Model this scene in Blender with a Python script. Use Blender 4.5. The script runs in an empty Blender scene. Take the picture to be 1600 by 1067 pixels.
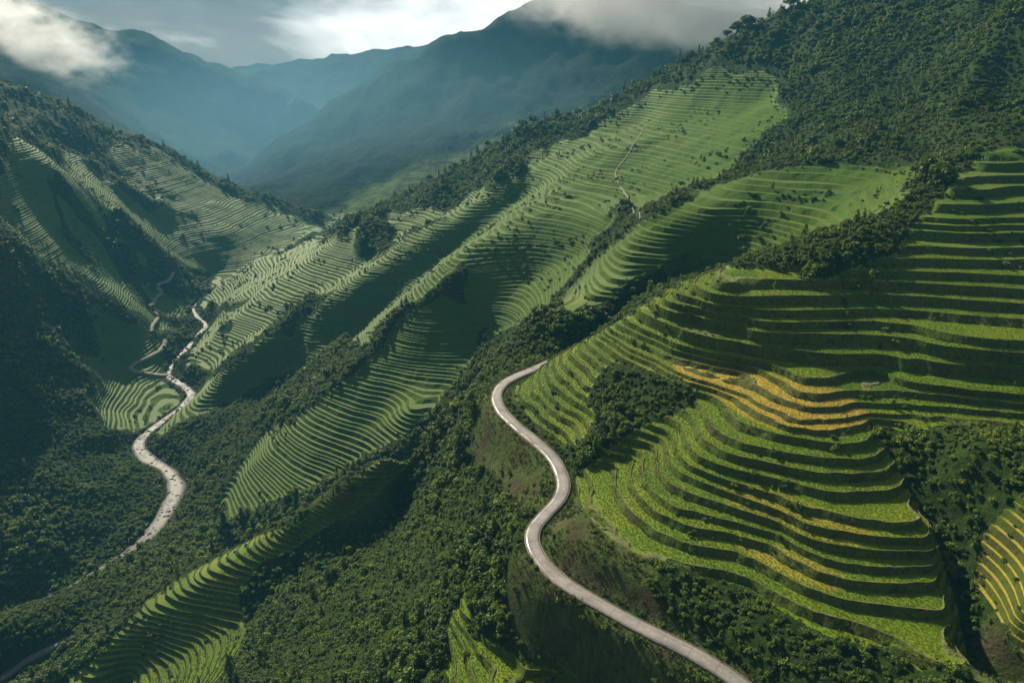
import bpy, math, random
import numpy as np
from mathutils import Vector

# ------------------------------------------------------------------ camera, sky, sun, exposure
CAM_Z = 260.0
HAZE = 0.00024                                         # density of the valley haze per metre
PITCH = math.atan((533.5 - 100.0) / 1080.0)          # the drone looks about 22 degrees down
scene = bpy.context.scene
C = scene.collection
cam_d = bpy.data.cameras.new('camera')
cam_d.sensor_width = 36.0
cam_d.lens = 36.0 * 1080.0 / 1600.0
cam_d.clip_start = 0.5
cam_d.clip_end = 20000.0
cam = bpy.data.objects.new('camera', cam_d)
C.objects.link(cam)
cam.location = (0, 0, CAM_Z)
cam.rotation_euler = (math.pi / 2 - PITCH, 0, 0)
scene.camera = cam

SUN_AZ, SUN_EL = math.radians(-32.0), math.radians(35.0)
sun_dir = Vector((math.sin(SUN_AZ) * math.cos(SUN_EL), math.cos(SUN_AZ) * math.cos(SUN_EL), math.sin(SUN_EL)))
sun_d = bpy.data.lights.new('sun', 'SUN')
sun_d.energy = 4.6
sun_d.angle = math.radians(1.0)
sun_d.color = (1.0, 0.89, 0.68)
sun = bpy.data.objects.new('sun', sun_d)
C.objects.link(sun)
sun.location = (0, 0, 600)
sun.rotation_euler = (-sun_dir).to_track_quat('-Z', 'Y').to_euler()

world = bpy.data.worlds.new('World')
scene.world = world
world.use_nodes = True
WN, WL = world.node_tree.nodes, world.node_tree.links
WN.clear()


def wnode(t, **kw):
    n = WN.new(t)
    for k, v in kw.items():
        setattr(n, k, v)
    return n


w_out = wnode('ShaderNodeOutputWorld')
w_bg = wnode('ShaderNodeBackground')
w_bg.inputs['Strength'].default_value = 0.095
w_sky = wnode('ShaderNodeTexSky', sky_type='NISHITA')
w_sky.sun_disc = False
w_sky.sun_elevation = SUN_EL
w_sky.sun_rotation = SUN_AZ
w_tc = wnode('ShaderNodeTexCoord')
w_map = wnode('ShaderNodeMapping')
w_map.inputs['Scale'].default_value = (1.0, 1.0, 2.6)
w_n1 = wnode('ShaderNodeTexNoise')
w_n1.inputs['Scale'].default_value = 3.4
w_n1.inputs['Detail'].default_value = 8.0
w_n1.inputs['Roughness'].default_value = 0.56
w_n1.inputs['Distortion'].default_value = 0.5
w_ramp = wnode('ShaderNodeValToRGB')                  # broken cloud: slate grey bases, pale breaks
cr = w_ramp.color_ramp
cr.elements[0].position = 0.44
cr.elements[0].color = (0.40, 0.46, 0.54, 1)
cr.elements[1].position = 0.80
cr.elements[1].color = (12.0, 11.8, 11.4, 1)
e = cr.elements.new(0.58)
e.color = (1.2, 1.35, 1.55, 1)
w_mix = wnode('ShaderNodeMixRGB')
w_mix.inputs['Fac'].default_value = 0.88
# the thin place in the cloud over the middle mountain, where the light comes through
w_dot = wnode('ShaderNodeVectorMath', operation='DOT_PRODUCT')
w_dot.inputs[1].default_value = (math.sin(math.radians(4)) * math.cos(math.radians(9)), math.cos(math.radians(4)) * math.cos(math.radians(9)), math.sin(math.radians(9)))
w_nrm = wnode('ShaderNodeVectorMath', operation='NORMALIZE')
w_rng = wnode('ShaderNodeMapRange')
w_rng.interpolation_type = 'SMOOTHERSTEP'
w_rng.inputs['From Min'].default_value = math.cos(math.radians(27))
w_rng.inputs['From Max'].default_value = math.cos(math.radians(3))
w_rng.inputs['To Max'].default_value = 0.34
w_add = wnode('ShaderNodeMath', operation='ADD')
WL.new(w_tc.outputs['Generated'], w_map.inputs['Vector'])
WL.new(w_map.outputs['Vector'], w_n1.inputs['Vector'])
WL.new(w_tc.outputs['Generated'], w_nrm.inputs[0])
WL.new(w_nrm.outputs[0], w_dot.inputs[0])
WL.new(w_dot.outputs['Value'], w_rng.inputs['Value'])
WL.new(w_n1.outputs['Fac'], w_add.inputs[0])
WL.new(w_rng.outputs['Result'], w_add.inputs[1])
WL.new(w_add.outputs[0], w_ramp.inputs['Fac'])
WL.new(w_sky.outputs['Color'], w_mix.inputs['Color1'])
WL.new(w_ramp.outputs['Color'], w_mix.inputs['Color2'])
WL.new(w_mix.outputs['Color'], w_bg.inputs['Color'])
WL.new(w_bg.outputs['Background'], w_out.inputs['Surface'])

vs = scene.view_settings
vs.view_transform = 'Standard'
vs.look = 'None'
vs.gamma = 1.0
vs.use_curve_mapping = False
vs.exposure = 0.85
scene.cycles.max_bounces = 4
scene.cycles.diffuse_bounces = 2
scene.cycles.glossy_bounces = 2
scene.cycles.transmission_bounces = 2
scene.cycles.volume_bounces = 2
scene.cycles.transparent_max_bounces = 8

# ------------------------------------------------------------------ the lie of the land
# Survey points of the valley are kept as sight lines from the drone (x, y in a 1600 wide frame) with either a height
# or a distance; they become plain world coordinates here and everything after that is world space.
CT, ST = math.cos(PITCH), math.sin(PITCH)


def tan_at(py):
    v = (533.5 - py) / 1080.0
    return (ST - v * CT) / (CT + v * ST)


def at_z(px, py, z):
    """world point of a sight line where it meets height z (relative to the drone)"""
    v = (533.5 - py) / 1080.0
    Y = -z / tan_at(py)
    return ((px - 800.0) / 1080.0 * Y / (CT + v * ST), Y, z)


def at_y(px, py, Y):
    v = (533.5 - py) / 1080.0
    return ((px - 800.0) / 1080.0 * Y / (CT + v * ST), Y, -tan_at(py) * Y)


def hill_z(py):                                   # mean slope of the near terraced hill
    t = tan_at(py)
    for s, Y0, z0, t1 in ((0.52, 197.4, -60.0, tan_at(592)), (0.27, None, None, tan_at(693)), (0.433, None, None, 99)):
        if Y0 is None:
            Y0, z0 = Ye, ze
        Ye = (s * Y0 - z0) / (s + t1)
        ze = -t1 * Ye
        if t <= t1:
            return -t * (s * Y0 - z0) / (s + t)


EDGES = {   # outer edges of the rice terraces on the near hill: each is level, so one height per line
    'e0': (440, [(1124, 425), (1129, 431), (1153, 435), (1200, 437), (1246, 439), (1272, 440), (1337, 439), (1416, 442), (1521, 448), (1600, 454), (1680, 461)]),
    'R2': (485, [(1077, 465), (1108, 477), (1180, 484), (1246, 487), (1310, 485), (1364, 484), (1442, 487), (1521, 496), (1600, 503), (1680, 511)]),
    'R4': (523, [(1027, 481), (1069, 500), (1121, 510), (1180, 519), (1246, 522), (1310, 523), (1352, 524), (1416, 529), (1468, 541), (1547, 550), (1600, 553), (1680, 560)]),
    'R5': (555, [(1000, 490), (1040, 505), (1069, 515), (1095, 525), (1140, 535), (1180, 543), (1246, 548), (1310, 555), (1364, 556), (1390, 559), (1442, 570), (1521, 583), (1600, 588), (1680, 596)]),
    'f': (592, [(985, 505), (1040, 522), (1090, 536), (1137, 547), (1170, 558), (1200, 569), (1219, 577), (1237, 587), (1250, 592), (1269, 595), (1296, 594), (1312, 587), (1325, 582), (1340, 579), (1370, 579), (1416, 584), (1482, 597), (1600, 607), (1680, 617)]),
    'g1': (617, [(972, 510), (1010, 527), (1060, 548), (1110, 561), (1160, 570), (1195, 578), (1213, 587), (1225, 597), (1231, 607), (1244, 614), (1269, 619), (1294, 619), (1312, 613), (1325, 612), (1356, 607), (1400, 610), (1500, 620), (1600, 631), (1680, 641)]),
    'g2': (640, [(962, 520), (1000, 540), (1050, 565), (1095, 581), (1147, 592), (1175, 603), (1197, 617), (1225, 628), (1250, 636), (1281, 641), (1306, 640), (1325, 634), (1338, 629), (1370, 628), (1430, 632), (1600, 648), (1680, 657)]),
    'g3': (659, [(1080, 592), (1130, 606), (1160, 618), (1180, 631), (1200, 639), (1225, 647), (1250, 654), (1275, 659), (1306, 660), (1331, 655), (1352, 648), (1375, 646), (1400, 647), (1500, 654), (1600, 662), (1680, 669)]),
    'g4': (672, [(1090, 601), (1140, 620), (1165, 636), (1185, 648), (1200, 654), (1225, 664), (1262, 672), (1300, 675), (1330, 671), (1354, 664)]),
    'cj': (693, [(1105, 610), (1130, 630), (1145, 650), (1160, 660), (1180, 667), (1219, 678), (1272, 690), (1324, 695), (1351, 691), (1366, 681)]),
    'ci': (717, [(1095, 630), (1103, 650), (1113, 667), (1129, 681), (1160, 691), (1200, 701), (1232, 707), (1285, 715), (1337, 720), (1369, 714), (1384, 705)]),
    'ch': (741, [(1080, 650), (1095, 677), (1111, 694), (1147, 710), (1200, 722), (1232, 730), (1285, 739), (1337, 743), (1377, 739), (1400, 728)]),
    'cg': (770, [(1065, 665), (1071, 689), (1084, 710), (1108, 722), (1147, 734), (1200, 745), (1246, 755), (1293, 768), (1332, 772), (1379, 770), (1411, 764), (1420, 754)]),
    'cf': (800, [(1050, 680), (1056, 700), (1069, 716), (1090, 732), (1134, 750), (1200, 770), (1232, 781), (1285, 797), (1337, 813), (1390, 820), (1429, 817), (1450, 808)]),
    'cd': (852, [(1020, 695), (1024, 720), (1032, 738), (1050, 757), (1082, 774), (1134, 791), (1200, 811), (1219, 818), (1246, 836), (1285, 849), (1337, 858), (1390, 862), (1456, 862), (1470, 852)]),
    'cc': (882, [(1000, 710), (1004, 731), (1006, 747), (1024, 773), (1056, 793), (1108, 810), (1155, 820), (1200, 830), (1236, 845), (1262, 862), (1302, 878), (1341, 885), (1420, 888), (1462, 884)]),
    'cb': (906, [(982, 715), (985, 733), (985, 752), (998, 778), (1029, 803), (1079, 823), (1131, 835), (1171, 843), (1210, 855), (1236, 876), (1276, 896), (1315, 906), (1367, 911), (1420, 914), (1468, 911)]),
    'ca': (938, [(955, 725), (961, 747), (964, 765), (974, 786), (990, 802), (1016, 823), (1050, 841), (1095, 857), (1155, 866), (1194, 884), (1226, 902), (1262, 921), (1302, 935), (1341, 943), (1420, 948), (1484, 955)]),
    'b0': (972, [(920, 765), (918, 780), (921, 797), (937, 820), (964, 841), (1003, 861), (1042, 874), (1082, 883), (1147, 897), (1173, 905), (1212, 930), (1262, 955), (1341, 974), (1400, 995), (1450, 1016), (1495, 1033), (1508, 1026)]),
}
ROAD = [(1240, 1150, -107), (1195, 1100, -106.5), (1150, 1062, -106), (1080, 1018, -105), (1000, 978, -104.2), (940, 945, -103.6), (885, 912, -103), (850, 880, -102.6), (833, 850, -102.2),
        (834, 826, -102), (852, 803, -101.8), (874, 778, -101.5), (880, 752, -101.2), (866, 718, -100.9), (838, 690, -100.6), (806, 664, -100.3), (783, 640, -100.1), (776, 618, -100),
        (786, 600, -100), (806, 588, -100), (832, 577, -100), (868, 561, -100.5), (910, 541, -101), (960, 520, -101.5), (1010, 500, -102), (1080, 482, -102.5)]
RIVER = [(-90, 1010, -243, 4.5), (0, 968, -242, 4.5), (90, 930, -241, 4.5), (165, 888, -239.5, 4.5), (212, 855, -237.5, 4.5), (245, 822, -235.5, 5.2), (264, 790, -235, 6.0), (276, 762, -234.6, 6.0), (262, 735, -234.3, 4.8), (228, 714, -234, 4.6), (216, 694, -233.6, 4.2),
         (232, 675, -233, 3.8), (262, 652, -232.6, 3.6), (288, 632, -232, 4.0), (299, 616, -231.6, 3.8), (284, 600, -231, 3.2), (263, 586, -230.4, 2.4), (272, 567, -229.5, 2.7), (292, 545, -228.5, 2.8), (310, 523, -227.5, 2.8), (322, 509, -227, 2.6),
         (312, 498, -226.4, 2.4), (302, 486, -225.6, 2.6), (306, 474, -225, 1.8), (330, 452, -219, 1.6), (400, 418, -208, 1.6), (470, 385, -203, 1.6), (510, 362, -198, 1.6)]

PTS = []


def Z(lst):
    PTS.extend(at_z(*p) for p in dense(lst))


def YY(lst):
    PTS.extend(at_y(*p) for p in dense(lst))


def dense(lst, step=26.0):
    out = []
    for a, b in zip(lst[:-1], lst[1:]):
        n = max(1, int(math.hypot(a[0] - b[0], a[1] - b[1]) / step))
        for i in range(n):
            t = i / n
            out.append(tuple(a[k] + (b[k] - a[k]) * t for k in range(3)))
    out.append(tuple(lst[-1][:3]))
    return out


def one(f, lst):
    PTS.extend(f(*p) for p in lst)


for nm, (ref, ln) in EDGES.items():
    zz = hill_z(ref)
    PTS.extend(at_z(x, y, zz) for (x, y, _) in dense([(a, b, 0) for a, b in ln], 14.0))
Z(ROAD)
for p in dense([r[:3] for r in RIVER]):
    x, y, z = at_z(*p)
    PTS.append((x, y, z - 0.6))
# near hill: crest, nose, hollow and the gully on its right
Z([(822, 588, -98.5), (850, 568, -94), (880, 550, -89.5), (920, 530, -84), (960, 508, -78.5), (1000, 481, -72.5), (1060, 450, -65.5), (1118, 424, -60.1)])
one(at_y, [(860, 540, 246), (900, 500, 256), (1000, 470, 252)])
one(at_z, [(1150, 421, -59.1), (1200, 420, -59.1), (1245, 424, -58.9), (1185, 429, -59.5), (1230, 431, -59.5)])
one(at_z, [(1290, 402, -55.5), (1340, 362, -49.5), (1380, 335, -46), (1420, 310, -42.5), (1480, 272, -36), (1540, 235, -30.5), (1600, 200, -25), (1700, 150, -15)])
one(at_z, [(1330, 415, -56.5), (1450, 405, -55.2), (1600, 400, -54.5), (1500, 330, -44.6), (1600, 300, -41.4), (1600, 250, -33.5), (1420, 372, -51.3), (1540, 370, -50.2)])
one(at_z, [(980, 655, -91), (905, 655, -95.5), (880, 705, -98.5), (910, 625, -92.5), (858, 628, -95.8), (1040, 645, -88), (940, 590, -87.5), (1000, 595, -85.5), (905, 585, -90),
           (830, 640, -98.6), (872, 680, -98.8), (905, 735, -99.3), (935, 715, -97.6), (960, 690, -94.2), (1020, 668, -90.2), (820, 606, -97.3), (865, 600, -93.2)])
Z([(1348, 640, -80.6), (1388, 692, -84.8), (1425, 758, -89.6), (1462, 830, -94.6), (1484, 900, -98.6), (1512, 980, -103), (1545, 1050, -107), (1580, 1120, -111)])
one(at_z, [(1500, 720, -80.5), (1600, 700, -76), (1600, 800, -83), (1600, 950, -92), (1550, 900, -95), (1540, 800, -87), (1430, 690, -82), (1680, 800, -78), (1680, 950, -87), (1600, 1060, -100)])
# slope under the road, down to its stream
Z([(660, 770, -163), (600, 840, -163), (540, 896, -166), (486, 950, -171), (405, 1034, -178), (340, 1100, -185)])
one(at_z, [(720, 950, -120), (740, 985, -121), (800, 1030, -121), (880, 1064, -122), (600, 1067, -140), (500, 1000, -163), (650, 900, -137), (700, 800, -128), (640, 850, -146), (760, 760, -112),
           (720, 700, -118), (740, 640, -113), (580, 980, -149), (780, 900, -114), (680, 1000, -127), (460, 1067, -160), (760, 590, -111), (700, 1067, -125), (800, 1067, -120), (950, 1067, -114)])
# ridge E-F from the right mountain down to the lower left
Z([(94, 1065, -218), (152, 1031, -211), (233, 950, -200), (304, 899, -190), (388, 845, -180), (472, 812, -165), (540, 768, -151), (640, 695, -136), (720, 630, -125), (780, 566, -115.5), (834, 519, -107.5),
   (881, 478, -99), (935, 417, -86.5), (999, 360, -72.5), (1060, 320, -62.5), (1127, 290, -55), (1205, 253, -45)])
one(at_z, [(200, 1060, -217), (300, 1000, -204), (400, 960, -196), (330, 1060, -200), (470, 880, -180), (440, 940, -184), (540, 830, -166), (100, 1002, -221), (40, 1032, -221), (0, 1058, -221), (260, 895, -212), (190, 950, -217)])
PTS.extend([(-235, 305, -234), (-232, 285, -236), (-252, 258, -238), (-285, 232, -238)])
one(at_y, [(1000, 450, 281), (1060, 400, 290), (1180, 400, 270), (1260, 395, 263), (1200, 330, 306), (1350, 300, 302), (1400, 268, 316), (1100, 350, 304), (960, 470, 275), (1300, 350, 275), (1280, 270, 335)])
# gully and bowl between that ridge and the next one
one(at_z, [(760, 540, -146), (800, 500, -133), (850, 430, -116), (900, 400, -106), (950, 330, -84), (930, 370, -95), (820, 440, -121), (700, 610, -160), (640, 640, -163), (600, 650, -172), (500, 740, -196), (560, 700, -184), (410, 815, -216), (450, 785, -207)])
PTS.extend([(-58, 268, -196), (-25, 262, -172), (-95, 262, -210), (-130, 268, -222), (0, 275, -152)])
Z([(1002, 192, -49), (928, 240, -66), (854, 294, -86), (770, 358, -100), (719, 394, -107), (690, 440, -119), (662, 485, -131), (600, 545, -150), (533, 603, -166), (470, 660, -184), (412, 710, -201), (366, 770, -219), (345, 812, -225), (293, 828, -226), (236, 860, -222), (135, 917, -216), (60, 960, -213), (0, 998, -210), (-80, 1050, -206)])
one(at_z, [(440, 620, -196), (520, 560, -176), (600, 490, -152), (680, 420, -128), (400, 660, -209), (340, 720, -226), (480, 600, -186)])
Z([(285, 705, -231), (350, 640, -222), (450, 562, -199), (560, 492, -171), (640, 430, -146), (720, 372, -125), (800, 318, -106)])
Z([(256, 667, -228), (324, 617, -214), (415, 542, -188), (480, 510, -175), (530, 483, -166), (614, 417, -141), (702, 358, -118), (783, 304, -99), (901, 219, -63)])
Z([(325, 577, -222), (400, 515, -203), (470, 475, -184), (560, 420, -160), (640, 370, -138), (720, 320, -117)])
Z([(275, 570, -226), (324, 532, -215), (381, 478, -195), (439, 444, -180), (540, 370, -145), (640, 325, -126), (700, 290, -110)])
one(at_z, [(360, 470, -205), (420, 430, -189), (400, 400, -192), (350, 440, -209)])
Z([(440, 395, -184), (500, 375, -171), (580, 345, -153), (640, 310, -134), (690, 285, -120), (760, 240, -92), (860, 200, -68), (960, 165, -38), (1050, 130, -16)])
one(at_z, [(1130, 90, 5), (1210, 45, 27), (1300, 0, 48)])
one(at_y, [(1450, -85, 590), (1600, -150, 560), (1750, -200, 560)])
one(at_y, [(1400, 150, 445), (1200, 150, 560), (1300, 230, 405), (1600, 0, 405), (1600, 100, 365), (1500, 190, 340), (1430, 258, 318), (1550, 210, 310), (1400, 50, 510), (1280, 120, 520),
           (1000, 250, 520), (1040, 300, 440), (1150, 230, 470), (1100, 200, 545), (1500, 100, 420), (1680, 50, 370), (1040, 250, 500), (1100, 160, 600), (960, 300, 470)])
# left flank of the valley
Z([(-150, 300, -74), (0, 370, -110), (61, 414, -140), (162, 455, -172), (209, 475, -190), (229, 502, -205), (250, 560, -222)])
one(at_y, [(100, 600, 422), (0, 700, 350), (0, 900, 268), (60, 850, 288), (0, 800, 305), (100, 750, 343), (150, 550, 490), (180, 640, 436), (0, 550, 400), (80, 500, 470), (-120, 600, 350), (-120, 900, 240), (170, 780, 335), (130, 680, 385),
           (-200, 450, 400), (-200, 1000, 210)])
Z([(-150, 80, -10), (0, 196, -50), (34, 223, -63), (84, 257, -82), (152, 320, -122), (202, 358, -150), (270, 418, -195), (300, 447, -217)])
one(at_y, [(150, 400, 590), (60, 340, 560), (220, 440, 625), (270, 500, 602), (0, 280, 550), (250, 520, 560)])
YY([(-150, 60, 820), (0, 128, 850), (50, 152, 870), (135, 182, 900), (202, 199, 925), (236, 216, 940), (280, 243, 950), (314, 270, 955), (354, 297, 950), (422, 324, 945), (490, 354, 920)])
one(at_y, [(200, 290, 800), (350, 365, 795), (300, 330, 820), (420, 382, 830), (100, 220, 780), (50, 190, 760), (330, 420, 745), (250, 350, 770)])
# the mountains beyond
YY([(335, 275, 1350), (400, 235, 1400), (470, 190, 1450), (530, 145, 1500), (600, 100, 1550), (690, 57, 1600), (745, 55, 1620), (800, 30, 1650), (850, 0, 1680), (930, -45, 1700), (1040, 0, 1700), (1160, 40, 1700), (1300, 30, 1700), (1500, 20, 1650), (1750, -40, 1600)])
one(at_y, [(500, 357, 960), (600, 322, 1010), (700, 272, 1100), (800, 215, 1200), (600, 200, 1350), (800, 120, 1500), (450, 300, 1150), (900, 150, 1420), (700, 190, 1350), (1000, 110, 1450), (530, 260, 1200), (1200, 110, 1300), (400, 290, 1230)])


def hidden(px, py, Y, z):                         # ground out of sight behind a crest
    x, y, _ = at_y(px, py, Y)
    PTS.append((x, y, z))


for px, py, Y, z in ((370, 250, 1480, -205), (420, 225, 1560, -200), (480, 185, 1680, -190), (540, 140, 1820, -170), (620, 95, 1950, -140), (720, 55, 2050, -90), (335, 268, 1420, -205),
                     (330, 276, 1300, -206), (560, 160, 2000, -160), (480, 150, 2050, -130)):
    hidden(px, py, Y, z)
one(at_y, [(400, 180, 1720), (350, 200, 1640), (300, 150, 1760), (440, 190, 1720), (320, 245, 1520)])
one(at_y, [(480, 240, 1290), (560, 200, 1380), (640, 150, 1460), (740, 110, 1540), (860, 60, 1600)])
PTS.extend([(200, 1000, -120), (350, 950, -70), (100, 950, -150), (0, 930, -170), (500, 900, -20)])
YY([(-200, -40, 1900), (68, 14, 1900), (135, 35, 1900), (182, 46, 1900), (206, 42, 1900), (250, 64, 1880), (304, 88, 1850), (371, 118, 1800), (422, 138, 1750), (473, 165, 1700), (500, 200, 1650)])
YY([(-100, 20, 1400), (14, 47, 1450), (67, 78, 1470), (135, 118, 1480), (200, 170, 1460), (260, 220, 1420), (320, 262, 1380)])
one(at_y, [(250, 180, 1600), (350, 220, 1500), (100, 160, 1250), (200, 225, 1200), (300, 290, 1150)])
YY([(200, 90, 2700), (330, 128, 2650), (400, 112, 2600), (470, 106, 2600), (540, 96, 2600), (640, 80, 2600), (900, 30, 2600), (1300, 30, 2600), (1700, 20, 2600)])
YY([(380, 175, 2200), (520, 170, 2200)])
PTS.extend([(-2600, 2200, 200), (2600, 2200, 250), (-2600, 3400, 120), (2600, 3400, 150), (0, 3600, 60), (-1200, 900, 60), (-900, 400, 40), (1000, 500, 160), (700, 150, 20), (-500, 100, -150), (0, 20, -150), (250, 60, -95), (-200, 60, -220), (1300, 1200, 120)])


# ------------------------------------------------------------------ height field through the survey points
def fit_surface(pts):
    P = np.array(pts, dtype=np.float64)
    key = np.round(P[:, :2] / 1.5).astype(np.int64)
    _, first = np.unique(key, axis=0, return_index=True)
    P = P[np.sort(first)]
    r = np.hypot(P[:, 0], P[:, 1])
    c = 0.012 * r + 0.5
    D = np.hypot(P[:, None, 0] - P[None, :, 0], P[:, None, 1] - P[None, :, 1])
    A = np.sqrt(D * D + c[None, :] ** 2)
    n = len(P)
    A[np.arange(n), np.arange(n)] -= 0.004 * r
    B = np.zeros((n + 3, n + 3))
    B[:n, :n] = A
    Q = np.c_[np.ones(n), P[:, 0] / 1000, P[:, 1] / 1000]
    B[:n, n:] = Q
    B[n:, :n] = Q.T
    w = np.linalg.solve(B, np.r_[P[:, 2], 0, 0, 0])
    return P.astype(np.float32), c.astype(np.float32), w


FP, FC, FW = fit_surface(PTS)


def base_h(x, y):
    x = np.asarray(x, np.float32).ravel()
    y = np.asarray(y, np.float32).ravel()
    out = np.empty(len(x), np.float32)
    wk = FW[:-3].astype(np.float32)
    for s in range(0, len(x), 8192):
        xs, ys = x[s:s + 8192, None], y[s:s + 8192, None]
        d = np.sqrt((xs - FP[None, :, 0]) ** 2 + (ys - FP[None, :, 1]) ** 2 + FC[None, :] ** 2)
        out[s:s + 8192] = d @ wk + FW[-3] + FW[-2] * xs[:, 0] / 1000 + FW[-1] * ys[:, 0] / 1000
    return out


def _hash(ix, iy, seed):
    h = (ix.astype(np.int64) * 374761393 + iy.astype(np.int64) * 668265263 + seed * 974634777) & 0xFFFFFFFF
    h = ((h ^ (h >> 13)) * 1274126177) & 0xFFFFFFFF
    h = h ^ (h >> 16)
    return (h & 0xFFFFFF).astype(np.float32) / 0xFFFFFF


def vnoise(x, y, seed=0):
    ix, iy = np.floor(x).astype(np.int64), np.floor(y).astype(np.int64)
    fx, fy = (x - ix).astype(np.float32), (y - iy).astype(np.float32)
    fx = fx * fx * fx * (fx * (fx * 6 - 15) + 10)
    fy = fy * fy * fy * (fy * (fy * 6 - 15) + 10)
    a, b = _hash(ix, iy, seed), _hash(ix + 1, iy, seed)
    c, d = _hash(ix, iy + 1, seed), _hash(ix + 1, iy + 1, seed)
    return (a * (1 - fx) + b * fx) * (1 - fy) + (c * (1 - fx) + d * fx) * fy - 0.5


def fbm(x, y, scale, octaves=4, seed=0, gain=0.5):
    out = np.zeros(np.shape(x), np.float32)
    a, f = 1.0, 1.0 / scale
    for o in range(octaves):
        out += a * vnoise(x * f + 17.3 * o, y * f - 9.1 * o, seed + o)
        a *= gain
        f *= 2.03
    return out


def smooth(e0, e1, v):
    t = np.clip((v - e0) / (e1 - e0), 0, 1)
    return t * t * (3 - 2 * t)


def to_px(x, y, z):
    """where a world point (z relative to the drone) lies in the survey frame"""
    f = y * CT - z * ST
    u = y * ST + z * CT
    f = np.maximum(f, 1e-3)
    return 800 + 1080 * x / f, 533.5 - 1080 * u / f


def in_poly(px, py, poly):
    inside = np.zeros(px.shape, bool)
    n = len(poly)
    for i in range(n):
        x1, y1 = poly[i]
        x2, y2 = poly[(i + 1) % n]
        if y1 == y2:
            continue
        cond = ((y1 > py) != (y2 > py)) & (px < (x2 - x1) * (py - y1) / (y2 - y1) + x1)
        inside ^= cond
    return inside


def spline(p, step):
    """Catmull-Rom through points of any dimension, resampled about every step metres"""
    p = np.array(p, float)
    q = np.vstack([2 * p[0] - p[1], p, 2 * p[-1] - p[-2]])
    out = []
    for i in range(1, len(q) - 2):
        L = np.linalg.norm(q[i + 1][:2] - q[i][:2])
        n = max(2, int(L / step))
        for k in range(n):
            t = k / n
            out.append(0.5 * (2 * q[i] + (q[i + 1] - q[i - 1]) * t + (2 * q[i - 1] - 5 * q[i] + 4 * q[i + 1] - q[i + 2]) * t * t
                              + (3 * q[i] - q[i - 1] - 3 * q[i + 1] + q[i + 2]) * t ** 3))
    out.append(q[-2])
    return np.array(out)


ROAD_W = 1.68
road_line = spline([at_z(*p) for p in ROAD], 1.0)
river_line = spline([at_z(*p[:3]) + (p[3],) for p in RIVER], 4.0)


def near_line(x, y, line, reach):
    """distance to a polyline, and the index of its nearest point"""
    d = np.full(len(x), 1e6, np.float32)
    k = np.zeros(len(x), np.int64)
    lo, hi = line[:, :2].min(0) - reach, line[:, :2].max(0) + reach
    sel = np.nonzero((x > lo[0]) & (x < hi[0]) & (y > lo[1]) & (y < hi[1]))[0]
    L = line[:, :2].astype(np.float32)
    for s in range(0, len(sel), 20000):
        i = sel[s:s + 20000]
        dd = (x[i, None] - L[None, :, 0]) ** 2 + (y[i, None] - L[None, :, 1]) ** 2
        kk = dd.argmin(1)
        k[i] = kk
        d[i] = np.sqrt(dd[np.arange(len(i)), kk])
    return d, k


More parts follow.
